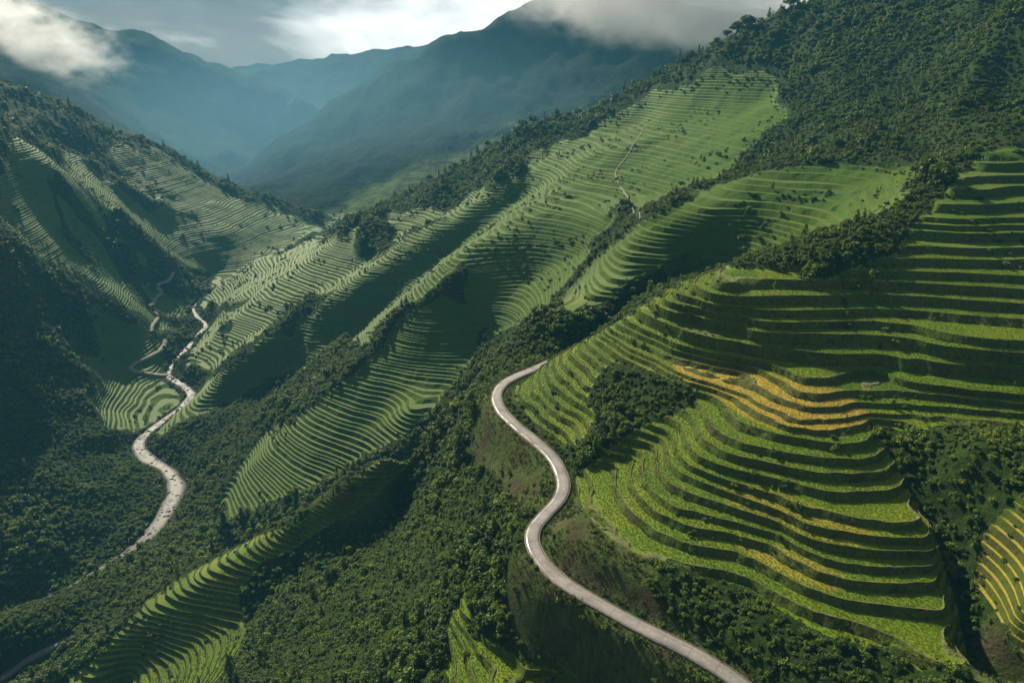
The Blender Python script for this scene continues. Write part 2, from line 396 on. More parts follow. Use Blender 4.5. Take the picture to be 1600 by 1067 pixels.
# where the fields, the woods and the grass lie: sight-line outline, nearest and farthest distance
FIELDS = [
    ('hill', [(812, 590), (880, 548), (960, 506), (1000, 478), (1060, 447), (1120, 418), (1255, 418), (1290, 440), (1700, 440), (1700, 668), (1375, 668), (1352, 650), (1362, 676), (1385, 700), (1404, 735), (1425, 770), (1455, 815), (1472, 870), (1490, 930), (1515, 1036), (1440, 1045),
              (1400, 1010), (1300, 995), (1212, 945), (1173, 915), (1082, 891), (1003, 869), (964, 849), (930, 820), (912, 790), (906, 765), (890, 740), (925, 722), (955, 700), (990, 672), (1050, 648), (1095, 625), (1080, 600), (1040, 588), (985, 570), (955, 562), (930, 590), (915, 620), (930, 650), (910, 690), (880, 690), (855, 670), (830, 650), (805, 615)], 60, 236),
    ('upper', [(1290, 438), (1330, 420), (1400, 395), (1440, 330), (1500, 265), (1600, 198), (1700, 150), (1700, 440), (1290, 440)], 150, 285),
    ('east', [(1520, 905), (1540, 830), (1600, 770), (1700, 740), (1700, 1030), (1600, 1010)], 60, 125),
    ('spur', [(1208, 258), (1128, 288), (1060, 318), (998, 358), (934, 416), (880, 476), (905, 490), (960, 468), (1010, 440), (1060, 415), (1130, 424), (1240, 420), (1300, 385), (1380, 330), (1425, 275), (1400, 262)], 240, 345),
    ('slope', [(465, 512), (535, 430), (600, 400), (720, 320), (790, 280), (905, 212), (1010, 165), (1075, 135), (1140, 110), (1215, 130), (1230, 175), (1175, 225), (1150, 260), (1080, 310), (1010, 340), (985, 325), (900, 345), (830, 350), (740, 400), (650, 470), (600, 520), (560, 545), (545, 520), (600, 450), (540, 500), (480, 540)], 340, 720),
    ('bowl', [(735, 410), (850, 345), (955, 335), (925, 400), (875, 470), (820, 515), (772, 525), (725, 470)], 335, 480),
    ('slope', [(560, 545), (640, 470), (740, 398), (800, 345), (720, 330), (600, 405), (545, 470), (520, 530)], 420, 640),
    ('nose', [(700, 465), (660, 482), (600, 543), (532, 600), (470, 656), (408, 706), (360, 768), (340, 815), (360, 840), (430, 815), (470, 780), (540, 745), (640, 680), (700, 620), (750, 560), (760, 510)], 300, 400),
    ('ribs', [(250, 670), (320, 612), (412, 538), (480, 506), (545, 540), (430, 590), (330, 650), (270, 690)], 400, 500),
    ('ribs', [(270, 566), (320, 526), (378, 472), (435, 436), (540, 366), (640, 330), (690, 330), (560, 420), (450, 490), (400, 530), (320, 575), (280, 585)], 480, 720),
    ('long', [(640, 690), (540, 765), (472, 810), (388, 842), (304, 896), (233, 946), (152, 1026), (80, 1080), (330, 1090), (385, 1000), (372, 930), (405, 880), (470, 845), (560, 800), (650, 720)], 150, 250),
    ('step', [(722, 930), (742, 985), (800, 1022), (900, 1062), (980, 1095), (700, 1095), (690, 1010), (705, 960)], 90, 140),
    ('left', [(0, 205), (60, 245), (150, 322), (200, 360), (300, 440), (310, 470), (255, 520), (230, 495), (165, 452), (60, 410), (0, 360)], 480, 720),
    ('left', [(130, 480), (230, 510), (255, 570), (300, 630), (235, 680), (150, 660), (140, 560)], 380, 560),
    ('far', [(150, 230), (236, 225), (320, 278), (422, 330), (490, 352), (520, 365), (430, 395), (330, 430), (290, 405), (200, 340), (90, 250)], 640, 960),
    ('far', [(305, 490), (330, 440), (380, 400), (440, 390), (520, 370), (480, 420), (420, 450), (340, 480)], 560, 740),
    ('far', [(480, 360), (560, 290), (680, 240), (800, 200), (900, 170), (900, 230), (720, 290), (600, 340)], 850, 1400),
]
RIPE = [   # ripe rice: outline, strength, distances
    ([(1050, 560), (1150, 576), (1210, 584), (1320, 606), (1365, 660), (1300, 680), (1220, 670), (1160, 645), (1120, 612), (1060, 586)], 1.0, 100, 230),
    ([(1120, 742), (1240, 765), (1340, 805), (1400, 830), (1330, 860), (1230, 830), (1130, 785)], 0.42, 90, 200),
    ([(1130, 835), (1240, 850), (1340, 905), (1300, 925), (1200, 890)], 0.48, 90, 200),
    ([(1500, 900), (1540, 820), (1700, 740), (1700, 1040), (1590, 1020)], 0.6, 60, 130),
    ([(1400, 400), (1450, 290), (1700, 140), (1700, 420)], 0.12, 150, 290),
    ([(960, 800), (1000, 690), (1060, 690), (1040, 740), (1010, 790)], 0.3, 90, 200),
    ([(370, 400), (440, 395), (420, 430), (340, 470)], 0.20, 560, 740),
]
GRASS = [  # mown banks beside the road and bare knolls
    ([(735, 700), (745, 640), (770, 600), (800, 650), (850, 690), (868, 740), (855, 790), (825, 812), (780, 760)], 90, 230),
    ([(838, 860), (860, 800), (900, 760), (925, 800), (1000, 868), (1030, 900), (960, 940), (880, 900)], 90, 200),
    ([(820, 870), (900, 930), (1010, 990), (1150, 1075), (900, 1075), (800, 1000), (790, 900)], 60, 140),
    ([(770, 590), (800, 590), (850, 690), (900, 750), (870, 700), (830, 640)], 100, 230),
    ([(1000, 900), (1060, 960), (1180, 1050), (1220, 1100), (1140, 1080), (1000, 960)], 60, 130),
    ([(1540, 960), (1600, 1020), (1700, 1100), (1500, 1100)], 60, 120),
    ([(480, 790), (540, 830), (600, 800), (640, 700), (560, 750)], 200, 240),
]

AZ = np.linspace(math.radians(-61), math.radians(61), 780)
NEAR_R = np.exp(np.arange(math.log(56), math.log(420), 0.0052))
FAR_R = np.exp(np.arange(math.log(420), math.log(3050), 0.0075))
RR = np.r_[NEAR_R, FAR_R]
ga, gr = np.meshgrid(AZ, RR)
nx, ny = len(AZ), len(RR)
gx, gy = (np.sin(ga) * gr).ravel().astype(np.float32), (np.cos(ga) * gr).ravel().astype(np.float32)
gr = gr.ravel().astype(np.float32)
h0 = base_h(gx, gy)
hpx, hpy = to_px(gx, gy, h0)
wob = np.clip(gr / 250, 0.5, 1)
wx = fbm(gx, gy, 14, 3, 5) * 16 * wob + fbm(gx, gy, 45, 2, 6) * 34 * smooth(230, 320, gr)
wy = fbm(gx, gy, 14, 3, 9) * 10 * wob + fbm(gx, gy, 45, 2, 10) * 18 * smooth(230, 320, gr)
mask = np.zeros(len(gx), np.float32)
region = np.full(len(gx), -1, np.int16)
names = sorted({f[0] for f in FIELDS})
for nm, poly, y0, y1 in FIELDS:
    soft = 0.35 if nm in ('hill', 'upper', 'east') else 1.0
    ins = in_poly(hpx + wx * soft, hpy + wy * soft, poly) & (gy > y0) & (gy < y1)
    mask[ins] = 1
    region[ins & (region < 0)] = names.index(nm)
ripe = np.zeros(len(gx), np.float32)
for poly, s, y0, y1 in RIPE:
    ins = in_poly(hpx + wx * 0.4, hpy + wy * 0.4, poly) & (gy > y0) & (gy < y1)
    ripe[ins] = np.maximum(ripe[ins], s)
grass = np.zeros(len(gx), np.float32)
for poly, y0, y1 in GRASS:
    ins = in_poly(hpx + wx * 0.6, hpy + wy * 0.6, poly) & (gy > y0) & (gy < y1)
    grass[ins] = 1


def blur(a, n):
    a = a.reshape(ny, nx).copy()
    for _ in range(n):
        a[1:-1] = (a[:-2] + 2 * a[1:-1] + a[2:]) / 4
        a[:, 1:-1] = (a[:, :-2] + 2 * a[:, 1:-1] + a[:, 2:]) / 4
    return a.ravel()


hole = (fbm(gx, gy, 60, 3, 71) > 0.30) & np.isin(region, [names.index(n_) for n_ in ('left', 'far', 'ribs')])
mask[hole] = 0
mask, ripe, grass = blur(mask, 3), blur(ripe, 6), blur(grass, 4)
edge = blur(mask, 16)
# erosion and small unevenness, less of it on the worked fields
wild = 1 - mask
rug = fbm(gx, gy, 70, 5, 21) * 0.030 * np.minimum(gr, 900) * 0.55
rug *= smooth(120, 300, gr) * (0.25 + 0.75 * wild)
fold = 1 - 2.6 * np.abs(fbm(gx * 0.9 - gy * 0.5, gx * 0.35 + gy * 0.45, 46, 3, 63))
rug += wild * smooth(230, 400, gr) * (1 - 0.85 * smooth(950, 1150, gr)) * fold * np.minimum(gr, 700) * 0.011
crag = np.abs(fbm(gx * 1.0, gy * 1.0, 260, 5, 61, 0.55))
rug += -crag * smooth(900, 1300, gr) * 30
h = h0 + rug * smooth(0, 60, np.hypot(gx + 0, gy - 0)) \
    + mask * (fbm(gx, gy, 16, 2, 31) * 0.9 * np.clip(gr / 300, 0.45, 2.0) + fbm(gx, gy, 3.2, 2, 33) * 0.25)
h += wild * (1 - grass) * fbm(gx, gy, 7, 3, 41) * 1.3 + grass * fbm(gx, gy, 5, 3, 43) * 0.35
droad, kroad = near_line(gx, gy, road_line, 30)
w = 1 - smooth(ROAD_W + 0.9, ROAD_W + 6.5, droad)
h = h * (1 - w) + (road_line[kroad, 2].astype(np.float32) - 0.35) * w
mask *= smooth(ROAD_W + 1.2, ROAD_W + 2.2, droad)
driv, kriv = near_line(gx, gy, river_line, 60)
rw = river_line[kriv, 3].astype(np.float32)
w = 1 - smooth(0, 9, driv - rw)
h = np.where(driv < rw + 9, np.minimum(h, h * (1 - w) + (river_line[kriv, 2].astype(np.float32) + 0.8) * w), h)
inw = 1 - smooth(-2.5, 1.5, driv - rw)
h = h * (1 - inw) + (river_line[kriv, 2].astype(np.float32) - 1.6) * inw
mask *= smooth(2, 6, driv - rw)
h = np.where(gr > 4000, h - 60, h).astype(np.float32)

# ------------------------------------------------------------------ terrace levels and the cut terrain
rnd = random.Random(7)
LV = sorted(hill_z(e[0]) for e in EDGES.values())
zs = hill_z(440)
for a, b in (('e0', 'R2'), ('R2', 'R4')):
    LV.append((hill_z(EDGES[a][0]) + hill_z(EDGES[b][0])) / 2)
LV.append((hill_z(EDGES['cf'][0]) + hill_z(EDGES['cd'][0])) / 2)
LV = sorted(LV)
while LV[0] > -242:
    LV.insert(0, LV[0] - rnd.choice((1.2, 1.5, 1.7, 1.9, 2.1, 2.6)))
while LV[-1] < 60:
    LV.append(LV[-1] + rnd.choice((1.6, 1.9, 2.3, 2.6, 3.2)) + (0.8 if LV[-1] > -45 else 0))
NEAR_LV = np.array(LV)
far_lv = [-246.0]
while far_lv[-1] < 70:
    z_ = far_lv[-1]
    far_lv.append(z_ + rnd.choice((0.85, 1.1, 1.3, 1.5, 1.8)) * (1.15 if z_ < -110 else 1.35 if z_ < -60 else 1.6))
FAR_LV = np.array(far_lv)
N_NEAR = len(NEAR_LV)
LV = np.r_[NEAR_LV, FAR_LV]                           # level numbers from N_NEAR on belong to the far fields
TREAD = 0.73                                          # share of the plan taken by the tread: near fields
TREAD_F = 0.50                                        # and the steeper far ones


def level_of(hh, near):
    return np.where(near, np.interp(hh, NEAR_LV, np.arange(N_NEAR) * 1.0), np.interp(hh, FAR_LV, N_NEAR + np.arange(len(FAR_LV)) * 1.0)).astype(np.float32)


def stepped(L, near):
    k = np.clip(np.floor(L + 1e-4), 0, len(LV) - 2).astype(np.int64)
    u = np.clip(L - k, 0, 1)
    z0, z1 = LV[k], LV[k + 1]
    bund = 0.30 * near
    tr = np.where(near > 0.01, TREAD, TREAD_F)
    z = np.where(u < 0.05, z0 + bund, np.where(u < 0.10, z0 + bund * (0.10 - u) / 0.05, np.where(u < tr, z0 + (z1 - z0) * 0.2 * smooth(0, 0.3, near) * np.clip((u - 0.1) / (tr - 0.1), 0, 1), z0 + (z1 - z0) * 0.2 * smooth(0, 0.3, near) + ((z1 - z0) * (1 - 0.2 * smooth(0, 0.3, near)) + bund) * (u - tr) / (1 - tr))))
    z = np.where((u >= 0.05) & (u < 0.10), z0 + bund * np.clip((0.10 - u) / 0.05, 0, 1), z)
    return z


own_lv = blur(np.isin(region, [names.index(n_) for n_ in ('hill', 'upper', 'east', 'step')]).astype(np.float32), 12) > 0.02
Lg = level_of(h, own_lv)
nearf = 1 - smooth(230, 330, gr)
idx = np.arange(nx * ny).reshape(ny, nx)
q = np.stack([idx[:-1, :-1], idx[:-1, 1:], idx[1:, 1:], idx[1:, :-1]], -1).reshape(-1, 4)
flip = ((q[:, 0] % nx) + (q[:, 0] // nx)) % 2 == 0
T = np.where(flip[:, None, None], q[:, [[0, 2, 1], [0, 3, 2]]], q[:, [[0, 3, 1], [1, 3, 2]]]).reshape(-1, 3)
V = np.c_[gx, gy, h, Lg, mask, nearf, ripe, grass].astype(np.float32)
cut = (V[T, 4].max(1) > 0.02) & (own_lv[T].all(1) | ~own_lv[T].any(1))
rest, T = T[~cut], T[cut]


def cut_at(V, T, s):
    L = V[:, 3]
    a = L[T]
    side = a > s
    n_up = side.sum(1)
    hit = (n_up == 1) | (n_up == 2)
    hit &= (a.min(1) < s - 1e-4) & (a.max(1) > s + 1e-4)
    if not hit.any():
        return V, T
    t, sd, nu = T[hit], side[hit], n_up[hit]
    lone = np.where(nu == 1, sd.argmax(1), (~sd).argmax(1))
    ar = np.arange(len(t))
    i, j, k = t[ar, lone], t[ar, (lone + 1) % 3], t[ar, (lone + 2) % 3]
    e = np.r_[np.c_[np.minimum(i, j), np.maximum(i, j)], np.c_[np.minimum(i, k), np.maximum(i, k)]]
    key = e[:, 0].astype(np.int64) * (len(V) + 1) + e[:, 1]
    uq, first, inv = np.unique(key, return_index=True, return_inverse=True)
    p, r = V[e[first, 0]], V[e[first, 1]]
    f = ((s - p[:, 3]) / (r[:, 3] - p[:, 3]))[:, None]
    f = np.clip(f, 0.0, 1.0)
    nv = p + (r - p) * f
    nv[:, 3] = s
    base = len(V)
    m, n = base + inv[:len(t)], base + inv[len(t):]
    V = np.vstack([V, nv])
    T = np.vstack([T[~hit], np.c_[i, m, n], np.c_[m, j, k], np.c_[m, k, n]])
    return V, T


lo, hi = 0, int(Lg[mask > 0.02].max()) + 1
done_T = []
for k in range(lo, hi + 1):
    # triangles wholly under this level are finished
    top = V[T, 3].max(1)
    fin = top <= k + 1e-4
    done_T.append(T[fin])
    T = T[~fin]
    low = V[T, 3].min(1) < k + 1
    wait, T = T[~low], T[low]
    for fr in (0.0, 0.05, 0.10, TREAD_F, TREAD, 1.0):
        if fr in (0.05, 0.10, TREAD_F, TREAD):
            nr = (V[T, 5].min(1) > 0.01) != (fr == TREAD_F)
            keep = T[~nr]
            V, T2 = cut_at(V, T[nr], k + fr)
            T = np.vstack([keep, T2])
        else:
            V, T = cut_at(V, T, k + fr)
    T = np.vstack([T, wait])
T = np.vstack(done_T + [T])
a4 = V[:, 4]
aa = smooth(0.15, 0.75, a4)
az_ = aa * (1 - 0.5 * smooth(420, 700, np.hypot(V[:, 0], V[:, 1])))    # distant steps are shaped flatter to soften their light and shade stripes
V[:, 2] = V[:, 2] * (1 - az_) + stepped(V[:, 3], V[:, 5]) * az_
V[:, 2] += CAM_Z
print('terrain', len(V), 'vertices', len(rest) + len(T), 'triangles')


# ------------------------------------------------------------------ materials
def new_mat(name):
    m = bpy.data.materials.new(name)
    m.use_nodes = True
    m.node_tree.nodes.clear()
    return m


class NT:
    """small helper to write node trees"""
    def __init__(self, m):
        self.m, self.n, self.l = m, m.node_tree.nodes, m.node_tree.links
        self.pos = self.n.new('ShaderNodeNewGeometry').outputs['Position']

    def noise(self, scale, detail=4.0, rough=0.55, vec=None, dist=0.0):
        x = self.n.new('ShaderNodeTexNoise')
        x.inputs['Scale'].default_value = scale
        x.inputs['Detail'].default_value = detail
        x.inputs['Roughness'].default_value = rough
        x.inputs['Distortion'].default_value = dist
        self.l.new(vec if vec is not None else self.pos, x.inputs['Vector'])
        return x.outputs['Fac']

    def cells(self, scale, vec=None):
        x = self.n.new('ShaderNodeTexVoronoi')
        x.inputs['Scale'].default_value = scale
        self.l.new(vec if vec is not None else self.pos, x.inputs['Vector'])
        return x.outputs['Color']

    def scaled(self, sx, sy, sz):
        x = self.n.new('ShaderNodeVectorMath')
        x.operation = 'MULTIPLY'
        x.inputs[1].default_value = (sx, sy, sz)
        self.l.new(self.pos, x.inputs[0])
        return x.outputs[0]

    def ramp(self, fac, stops):
        x = self.n.new('ShaderNodeValToRGB')
        r = x.color_ramp
        r.elements[0].position, r.elements[0].color = stops[0][0], (*stops[0][1], 1)
        r.elements[1].position, r.elements[1].color = stops[-1][0], (*stops[-1][1], 1)
        for p, c in stops[1:-1]:
            r.elements.new(p).color = (*c, 1)
        self.l.new(fac, x.inputs['Fac'])
        return x.outputs['Color']

    def mix(self, fac, a, b):
        x = self.n.new('ShaderNodeMixRGB')
        for s, v in ((x.inputs['Fac'], fac), (x.inputs['Color1'], a), (x.inputs['Color2'], b)):
            if isinstance(v, (int, float)):
                s.default_value = v
            elif isinstance(v, tuple):
                s.default_value = (*v, 1)
            else:
                self.l.new(v, s)
        return x.outputs['Color']

    def math(self, op, a, b=0.0, clamp=False):
        x = self.n.new('ShaderNodeMath')
        x.operation = op
        x.use_clamp = clamp
        for s, v in ((x.inputs[0], a), (x.inputs[1], b)):
            if isinstance(v, (int, float)):
                s.default_value = v
            else:
                self.l.new(v, s)
        return x.outputs[0]

    def step(self, v, a, b):
        x = self.n.new('ShaderNodeMapRange')
        x.inputs['From Min'].default_value = a
        x.inputs['From Max'].default_value = b
        self.l.new(v, x.inputs['Value'])
        return x.outputs['Result']

    def attr(self, name):
        x = self.n.new('ShaderNodeAttribute')
        x.attribute_name = name
        return x.outputs['Fac']

    def bump(self, height, strength, distance):
        x = self.n.new('ShaderNodeBump')
        x.inputs['Strength'].default_value = strength
        x.inputs['Distance'].default_value = distance
        self.l.new(height, x.inputs['Height'])
        return x.outputs['Normal']

    def finish(self, col, rough=0.8, normal=None, spec=0.25, trans=None, trans_fac=0.35):
        b = self.n.new('ShaderNodeBsdfPrincipled')
        if isinstance(rough, (int, float)):
            b.inputs['Roughness'].default_value = rough
        else:
            self.l.new(rough, b.inputs['Roughness'])
        b.inputs['Specular IOR Level'].default_value = spec
        if isinstance(col, tuple):
            b.inputs['Base Color'].default_value = (*col, 1)
        else:
            self.l.new(col, b.inputs['Base Color'])
        if normal is not None:
            self.l.new(normal, b.inputs['Normal'])
        out = self.n.new('ShaderNodeOutputMaterial')
        sh = b.outputs['BSDF']
        if trans is not None:
            t = self.n.new('ShaderNodeBsdfTranslucent')
            if isinstance(trans, tuple):
                t.inputs['Color'].default_value = (*trans, 1)
            else:
                self.l.new(trans, t.inputs['Color'])
            mx = self.n.new('ShaderNodeMixShader')
            mx.inputs['Fac'].default_value = trans_fac
            self.l.new(sh, mx.inputs[1])
            self.l.new(t.outputs['BSDF'], mx.inputs[2])
            sh = mx.outputs['Shader']
        self.l.new(sh, out.inputs['Surface'])
        return self.m


# undergrowth on the slopes, mown banks, far woods
t = NT(new_mat('undergrowth'))
n1, n2, n3 = t.noise(0.035, 5), t.noise(0.35, 6, 0.65), t.noise(1.6, 5, 0.7)
wood = t.ramp(n2, [(0.30, (0.012, 0.026, 0.004)), (0.55, (0.027, 0.054, 0.008)), (0.75, (0.055, 0.088, 0.014))])
wood = t.mix(t.step(n1, 0.45, 0.62), wood, t.ramp(n3, [(0.3, (0.014, 0.029, 0.006)), (0.7, (0.040, 0.066, 0.015))]))
gr_n = t.noise(0.9, 6, 0.7, t.scaled(1.6, 0.55, 0.35), 0.6)
bank = t.ramp(gr_n, [(0.28, (0.030, 0.042, 0.012)), (0.46, (0.055, 0.080, 0.020)), (0.60, (0.085, 0.110, 0.028)), (0.74, (0.115, 0.105, 0.045))])
bank = t.mix(t.step(t.noise(0.11, 4), 0.50, 0.64), bank, t.ramp(n3, [(0.3, (0.040, 0.034, 0.018)), (0.7, (0.095, 0.075, 0.042))]))
col = t.mix(t.attr('grass'), wood, bank)
hb = t.math('ADD', t.math('MULTIPLY', n2, 1.4), t.math('MULTIPLY', n3, 0.5))
MAT_GROUND = t.finish(col, 0.9, t.bump(hb, 0.8, 1.0), 0.1)

t = NT(new_mat('far_woods'))
a, b, c = t.noise(0.004, 5), t.noise(0.05, 6, 0.65), t.noise(0.16, 4, 0.6)
col = t.ramp(b, [(0.3, (0.010, 0.019, 0.009)), (0.55, (0.018, 0.032, 0.014)), (0.75, (0.032, 0.048, 0.020))])
col = t.mix(t.attr('field'), col, t.ramp(t.noise(0.03, 4, 0.6, t.scaled(1, 1, 6)), [(0.35, (0.035, 0.055, 0.018)), (0.62, (0.13, 0.17, 0.045))]))
MAT_FAR = t.finish(col, 0.95, t.bump(t.math('ADD', t.math('MULTIPLY', b, 5.0), t.math('MULTIPLY', c, 5.0)), 1.0, 1.0), 0.05)

# rice on the treads: green, ripening or ripe
t = NT(new_mat('rice'))
big, mid, fine = t.noise(0.030, 3), t.noise(0.28, 4, 0.6), t.noise(2.6, 5, 0.75)
rows = t.noise(1.5, 3, 0.6, t.scaled(1.0, 4.0, 1.0))
oi = t.n.new('ShaderNodeObjectInfo').outputs['Random']
mott = t.noise(0.11, 4, 0.6)
plot = t.cells(0.075, t.scaled(1, 1, 2.2))
green = t.ramp(t.math('ADD', t.math('MULTIPLY', big, 0.35), t.math('ADD', t.math('MULTIPLY', plot, 0.38), t.math('ADD', t.math('MULTIPLY', oi, 0.17), t.math('MULTIPLY', mott, 0.16)))),
               [(0.28, (0.085, 0.170, 0.003)), (0.50, (0.150, 0.255, 0.003)), (0.72, (0.230, 0.300, 0.004))])
gold = t.ramp(mid, [(0.3, (0.46, 0.34, 0.040)), (0.55, (0.60, 0.44, 0.060)), (0.75, (0.68, 0.52, 0.100))])
rip = t.math('MULTIPLY', t.step(t.math('ADD', t.attr('ripe'), t.math('MULTIPLY', t.math('SUBTRACT', plot, 0.5), 0.25)), 0.26, 0.40), t.math('MULTIPLY', t.attr('ripe'), 1.12), True)
green = t.mix(t.attr('earthy'), t.mix(0.60, green, (0.034, 0.084, 0.005)), green)
col = t.mix(rip, green, gold)
stalk = t.step(t.math('ADD', t.math('MULTIPLY', fine, 0.65), t.math('MULTIPLY', rows, 0.35)), 0.36, 0.60)
col = t.mix(stalk, t.mix(0.6, col, (0.018, 0.040, 0.004)), col)
col = t.mix(t.math('MULTIPLY', t.step(mid, 0.55, 0.72), 0.4), col, (0.17, 0.21, 0.012))
MAT_RICE = t.finish(col, 0.6, t.bump(fine, 0.8, 0.45), 0.2)

# banks between the treads: earth held by grass
t = NT(new_mat('terrace_bank'))
n1, n2, n3 = t.noise(0.10, 4), t.noise(1.3, 6, 0.7, t.scaled(1, 1, 0.5)), t.noise(3.2, 4, 0.7)
col = t.ramp(n2, [(0.30, (0.044, 0.072, 0.010)), (0.52, (0.088, 0.128, 0.018)), (0.72, (0.140, 0.175, 0.032))])
col = t.mix(t.math('MULTIPLY', t.step(n1, 0.52, 0.68), 0.8), col, t.ramp(n2, [(0.35, (0.040, 0.030, 0.018)), (0.7, (0.105, 0.080, 0.045))]))
col = t.mix(t.math('MULTIPLY', t.attr('ripe'), 0.45), col, (0.125, 0.100, 0.035))
col = t.mix(t.attr('earthy'), t.ramp(n2, [(0.3, (0.044, 0.090, 0.009)), (0.7, (0.085, 0.150, 0.016))]), col)
MAT_BANK = t.finish(col, 0.9, t.bump(t.math('ADD', n2, t.math('MULTIPLY', n3, 0.5)), 0.9, 0.5), 0.1)

t = NT(new_mat('terrace_bund'))
col = t.ramp(t.noise(0.8, 5, 0.7), [(0.32, (0.060, 0.085, 0.022)), (0.5, (0.130, 0.145, 0.050)), (0.68, (0.21, 0.19, 0.085))])
MAT_BUND = t.finish(col, 0.85, t.bump(t.noise(3, 4), 0.6, 0.2), 0.15)

# worn concrete
t = NT(new_mat('road_concrete'))
n1, n2, n3 = t.noise(0.14, 5, 0.6), t.noise(1.1, 6, 0.7), t.noise(9, 3)
col = t.ramp(n2, [(0.3, (0.235, 0.215, 0.200)), (0.55, (0.33, 0.30, 0.285)), (0.75, (0.40, 0.37, 0.345))])
col = t.mix(t.math('MULTIPLY', t.step(n1, 0.48, 0.66), 0.65), col, (0.165, 0.15, 0.145))
run, acr = t.attr('run'), t.attr('across')
joint = t.math('LESS_THAN', t.math('FRACT', t.math('DIVIDE', run, 5.5)), 0.018)
rut = t.math('MULTIPLY', t.step(t.math('ABSOLUTE', t.math('SUBTRACT', t.math('ABSOLUTE', acr), 0.45)), 0.26, 0.05), 0.28)
dirty = t.math('MULTIPLY', t.step(t.math('ADD', t.math('ABSOLUTE', acr), t.math('MULTIPLY', t.math('SUBTRACT', n2, 0.5), 0.7)), 0.72, 1.02), 0.8)
col = t.mix(rut, col, (0.17, 0.155, 0.145))
col = t.mix(dirty, col, (0.11, 0.105, 0.055))
col = t.mix(t.math('MULTIPLY', joint, 0.7), col, (0.08, 0.075, 0.065))
MAT_ROAD = t.finish(col, t.step(t.noise(0.2, 3), 0.3, 0.75), t.bump(n3, 0.25, 0.03), 0.45)
t = NT(new_mat('kerb_stone'))
MAT_KERB = t.finish(t.ramp(t.noise(1.4, 6, 0.7), [(0.3, (0.10, 0.11, 0.06)), (0.5, (0.27, 0.25, 0.20)), (0.75, (0.42, 0.39, 0.33))]), 0.85, t.bump(t.noise(6, 3), 0.4, 0.05), 0.2)
t = NT(new_mat('trodden_earth'))
MAT_EARTH = t.finish(t.ramp(t.noise(0.6, 6, 0.7), [(0.3, (0.17, 0.14, 0.10)), (0.55, (0.30, 0.265, 0.215)), (0.75, (0.42, 0.38, 0.33))]), 0.85, t.bump(t.noise(2, 4), 0.5, 0.2), 0.2)

# shallow river, broken white over stones
t = NT(new_mat('river_water'))
w1, w2, w3 = t.noise(0.22, 6, 0.7, None, 0.8), t.noise(0.9, 6, 0.75, None, 0.5), t.noise(0.07, 3)
foam = t.math('MULTIPLY', t.step(t.math('ADD', t.math('MULTIPLY', w1, 0.5), t.math('MULTIPLY', w2, 0.5)), 0.48, 0.62), t.step(w3, 0.42, 0.60))
col = t.mix(foam, t.ramp(w3, [(0.35, (0.020, 0.028, 0.027)), (0.65, (0.060, 0.062, 0.056))]), (0.20, 0.20, 0.198))
MAT_RIVER = t.finish(col, t.mix(foam, (0.46, 0.46, 0.46), (0.8, 0.8, 0.8)), t.bump(t.math('ADD', w1, w2), 0.4, 0.4), 0.22)
t = NT(new_mat('river_stone'))
MAT_STONE = t.finish(t.ramp(t.noise(0.5, 5), [(0.3, (0.05, 0.048, 0.044)), (0.7, (0.17, 0.16, 0.15))]), 0.85, None, 0.2)


def leaf_mat(name, dark, light, tip):
    t = NT(new_mat(name))
    gi = t.n.new('ShaderNodeNewGeometry').outputs['Random Per Island']
    oi = t.n.new('ShaderNodeObjectInfo').outputs['Random']
    area = t.math('ADD', t.math('MULTIPLY', t.noise(0.018, 4, 0.6), 1.6), -0.30)
    v = t.math('ADD', t.math('MULTIPLY', gi, 0.34), t.math('ADD', t.math('MULTIPLY', oi, 0.55), t.math('MULTIPLY', area, 0.35)))
    col = t.ramp(v, [(0.20, dark), (0.60, light), (0.95, tip)])
    return t.finish(col, 0.55, None, 0.3, t.mix(0.35, col, (0.16, 0.20, 0.02)), 0.34)


MAT_LEAF = leaf_mat('leaves', (0.018, 0.042, 0.004), (0.072, 0.138, 0.009), (0.21, 0.27, 0.022))
MAT_NEEDLE = leaf_mat('dark_leaves', (0.010, 0.022, 0.008), (0.022, 0.044, 0.014), (0.045, 0.075, 0.022))
MAT_TUFT = leaf_mat('grass_blades', (0.035, 0.055, 0.010), (0.075, 0.120, 0.022), (0.16, 0.17, 0.05))
t = NT(new_mat('bark'))
MAT_BARK = t.finish(t.ramp(t.noise(5, 4), [(0.3, (0.04, 0.03, 0.022)), (0.7, (0.11, 0.09, 0.07))]), 0.9)


# ------------------------------------------------------------------ object helpers
def mesh_np(name, V, T, mats, mi=None, flat=None, attrs=None):
    me = bpy.data.meshes.new(name)
    V = np.ascontiguousarray(V, dtype=np.float32)
    T = np.ascontiguousarray(T, dtype=np.int32)
    k = T.shape[1]
    me.vertices.add(len(V))
    me.vertices.foreach_set('co', V.ravel())
    me.loops.add(T.size)
    me.loops.foreach_set('vertex_index', T.ravel())
    me.polygons.add(len(T))
    me.polygons.foreach_set('loop_start', np.arange(0, T.size, k, dtype=np.int32))
    for m in mats:
        me.materials.append(m)
    me.update(calc_edges=True)
    if mi is not None:
        me.polygons.foreach_set('material_index', np.ascontiguousarray(mi, dtype=np.int32))
    if flat is None:
        me.shade_smooth()
    elif flat is True:
        me.shade_flat()
    else:
        me.shade_smooth()
        a = me.attributes.get('sharp_face') or me.attributes.new('sharp_face', 'BOOLEAN', 'FACE')
        a.data.foreach_set('value', np.ascontiguousarray(flat, dtype=bool))
    for an, v in (attrs or {}).items():
        a = me.attributes.new(an, 'FLOAT', 'POINT')
        a.data.foreach_set('value', np.ascontiguousarray(v, dtype=np.float32))
    return me


def link(name, me, parent=None, **props):
    o = bpy.data.objects.new(name, me)
    C.objects.link(o)
    o.parent = parent
    for k, v in props.items():
        o[k] = v
    return o


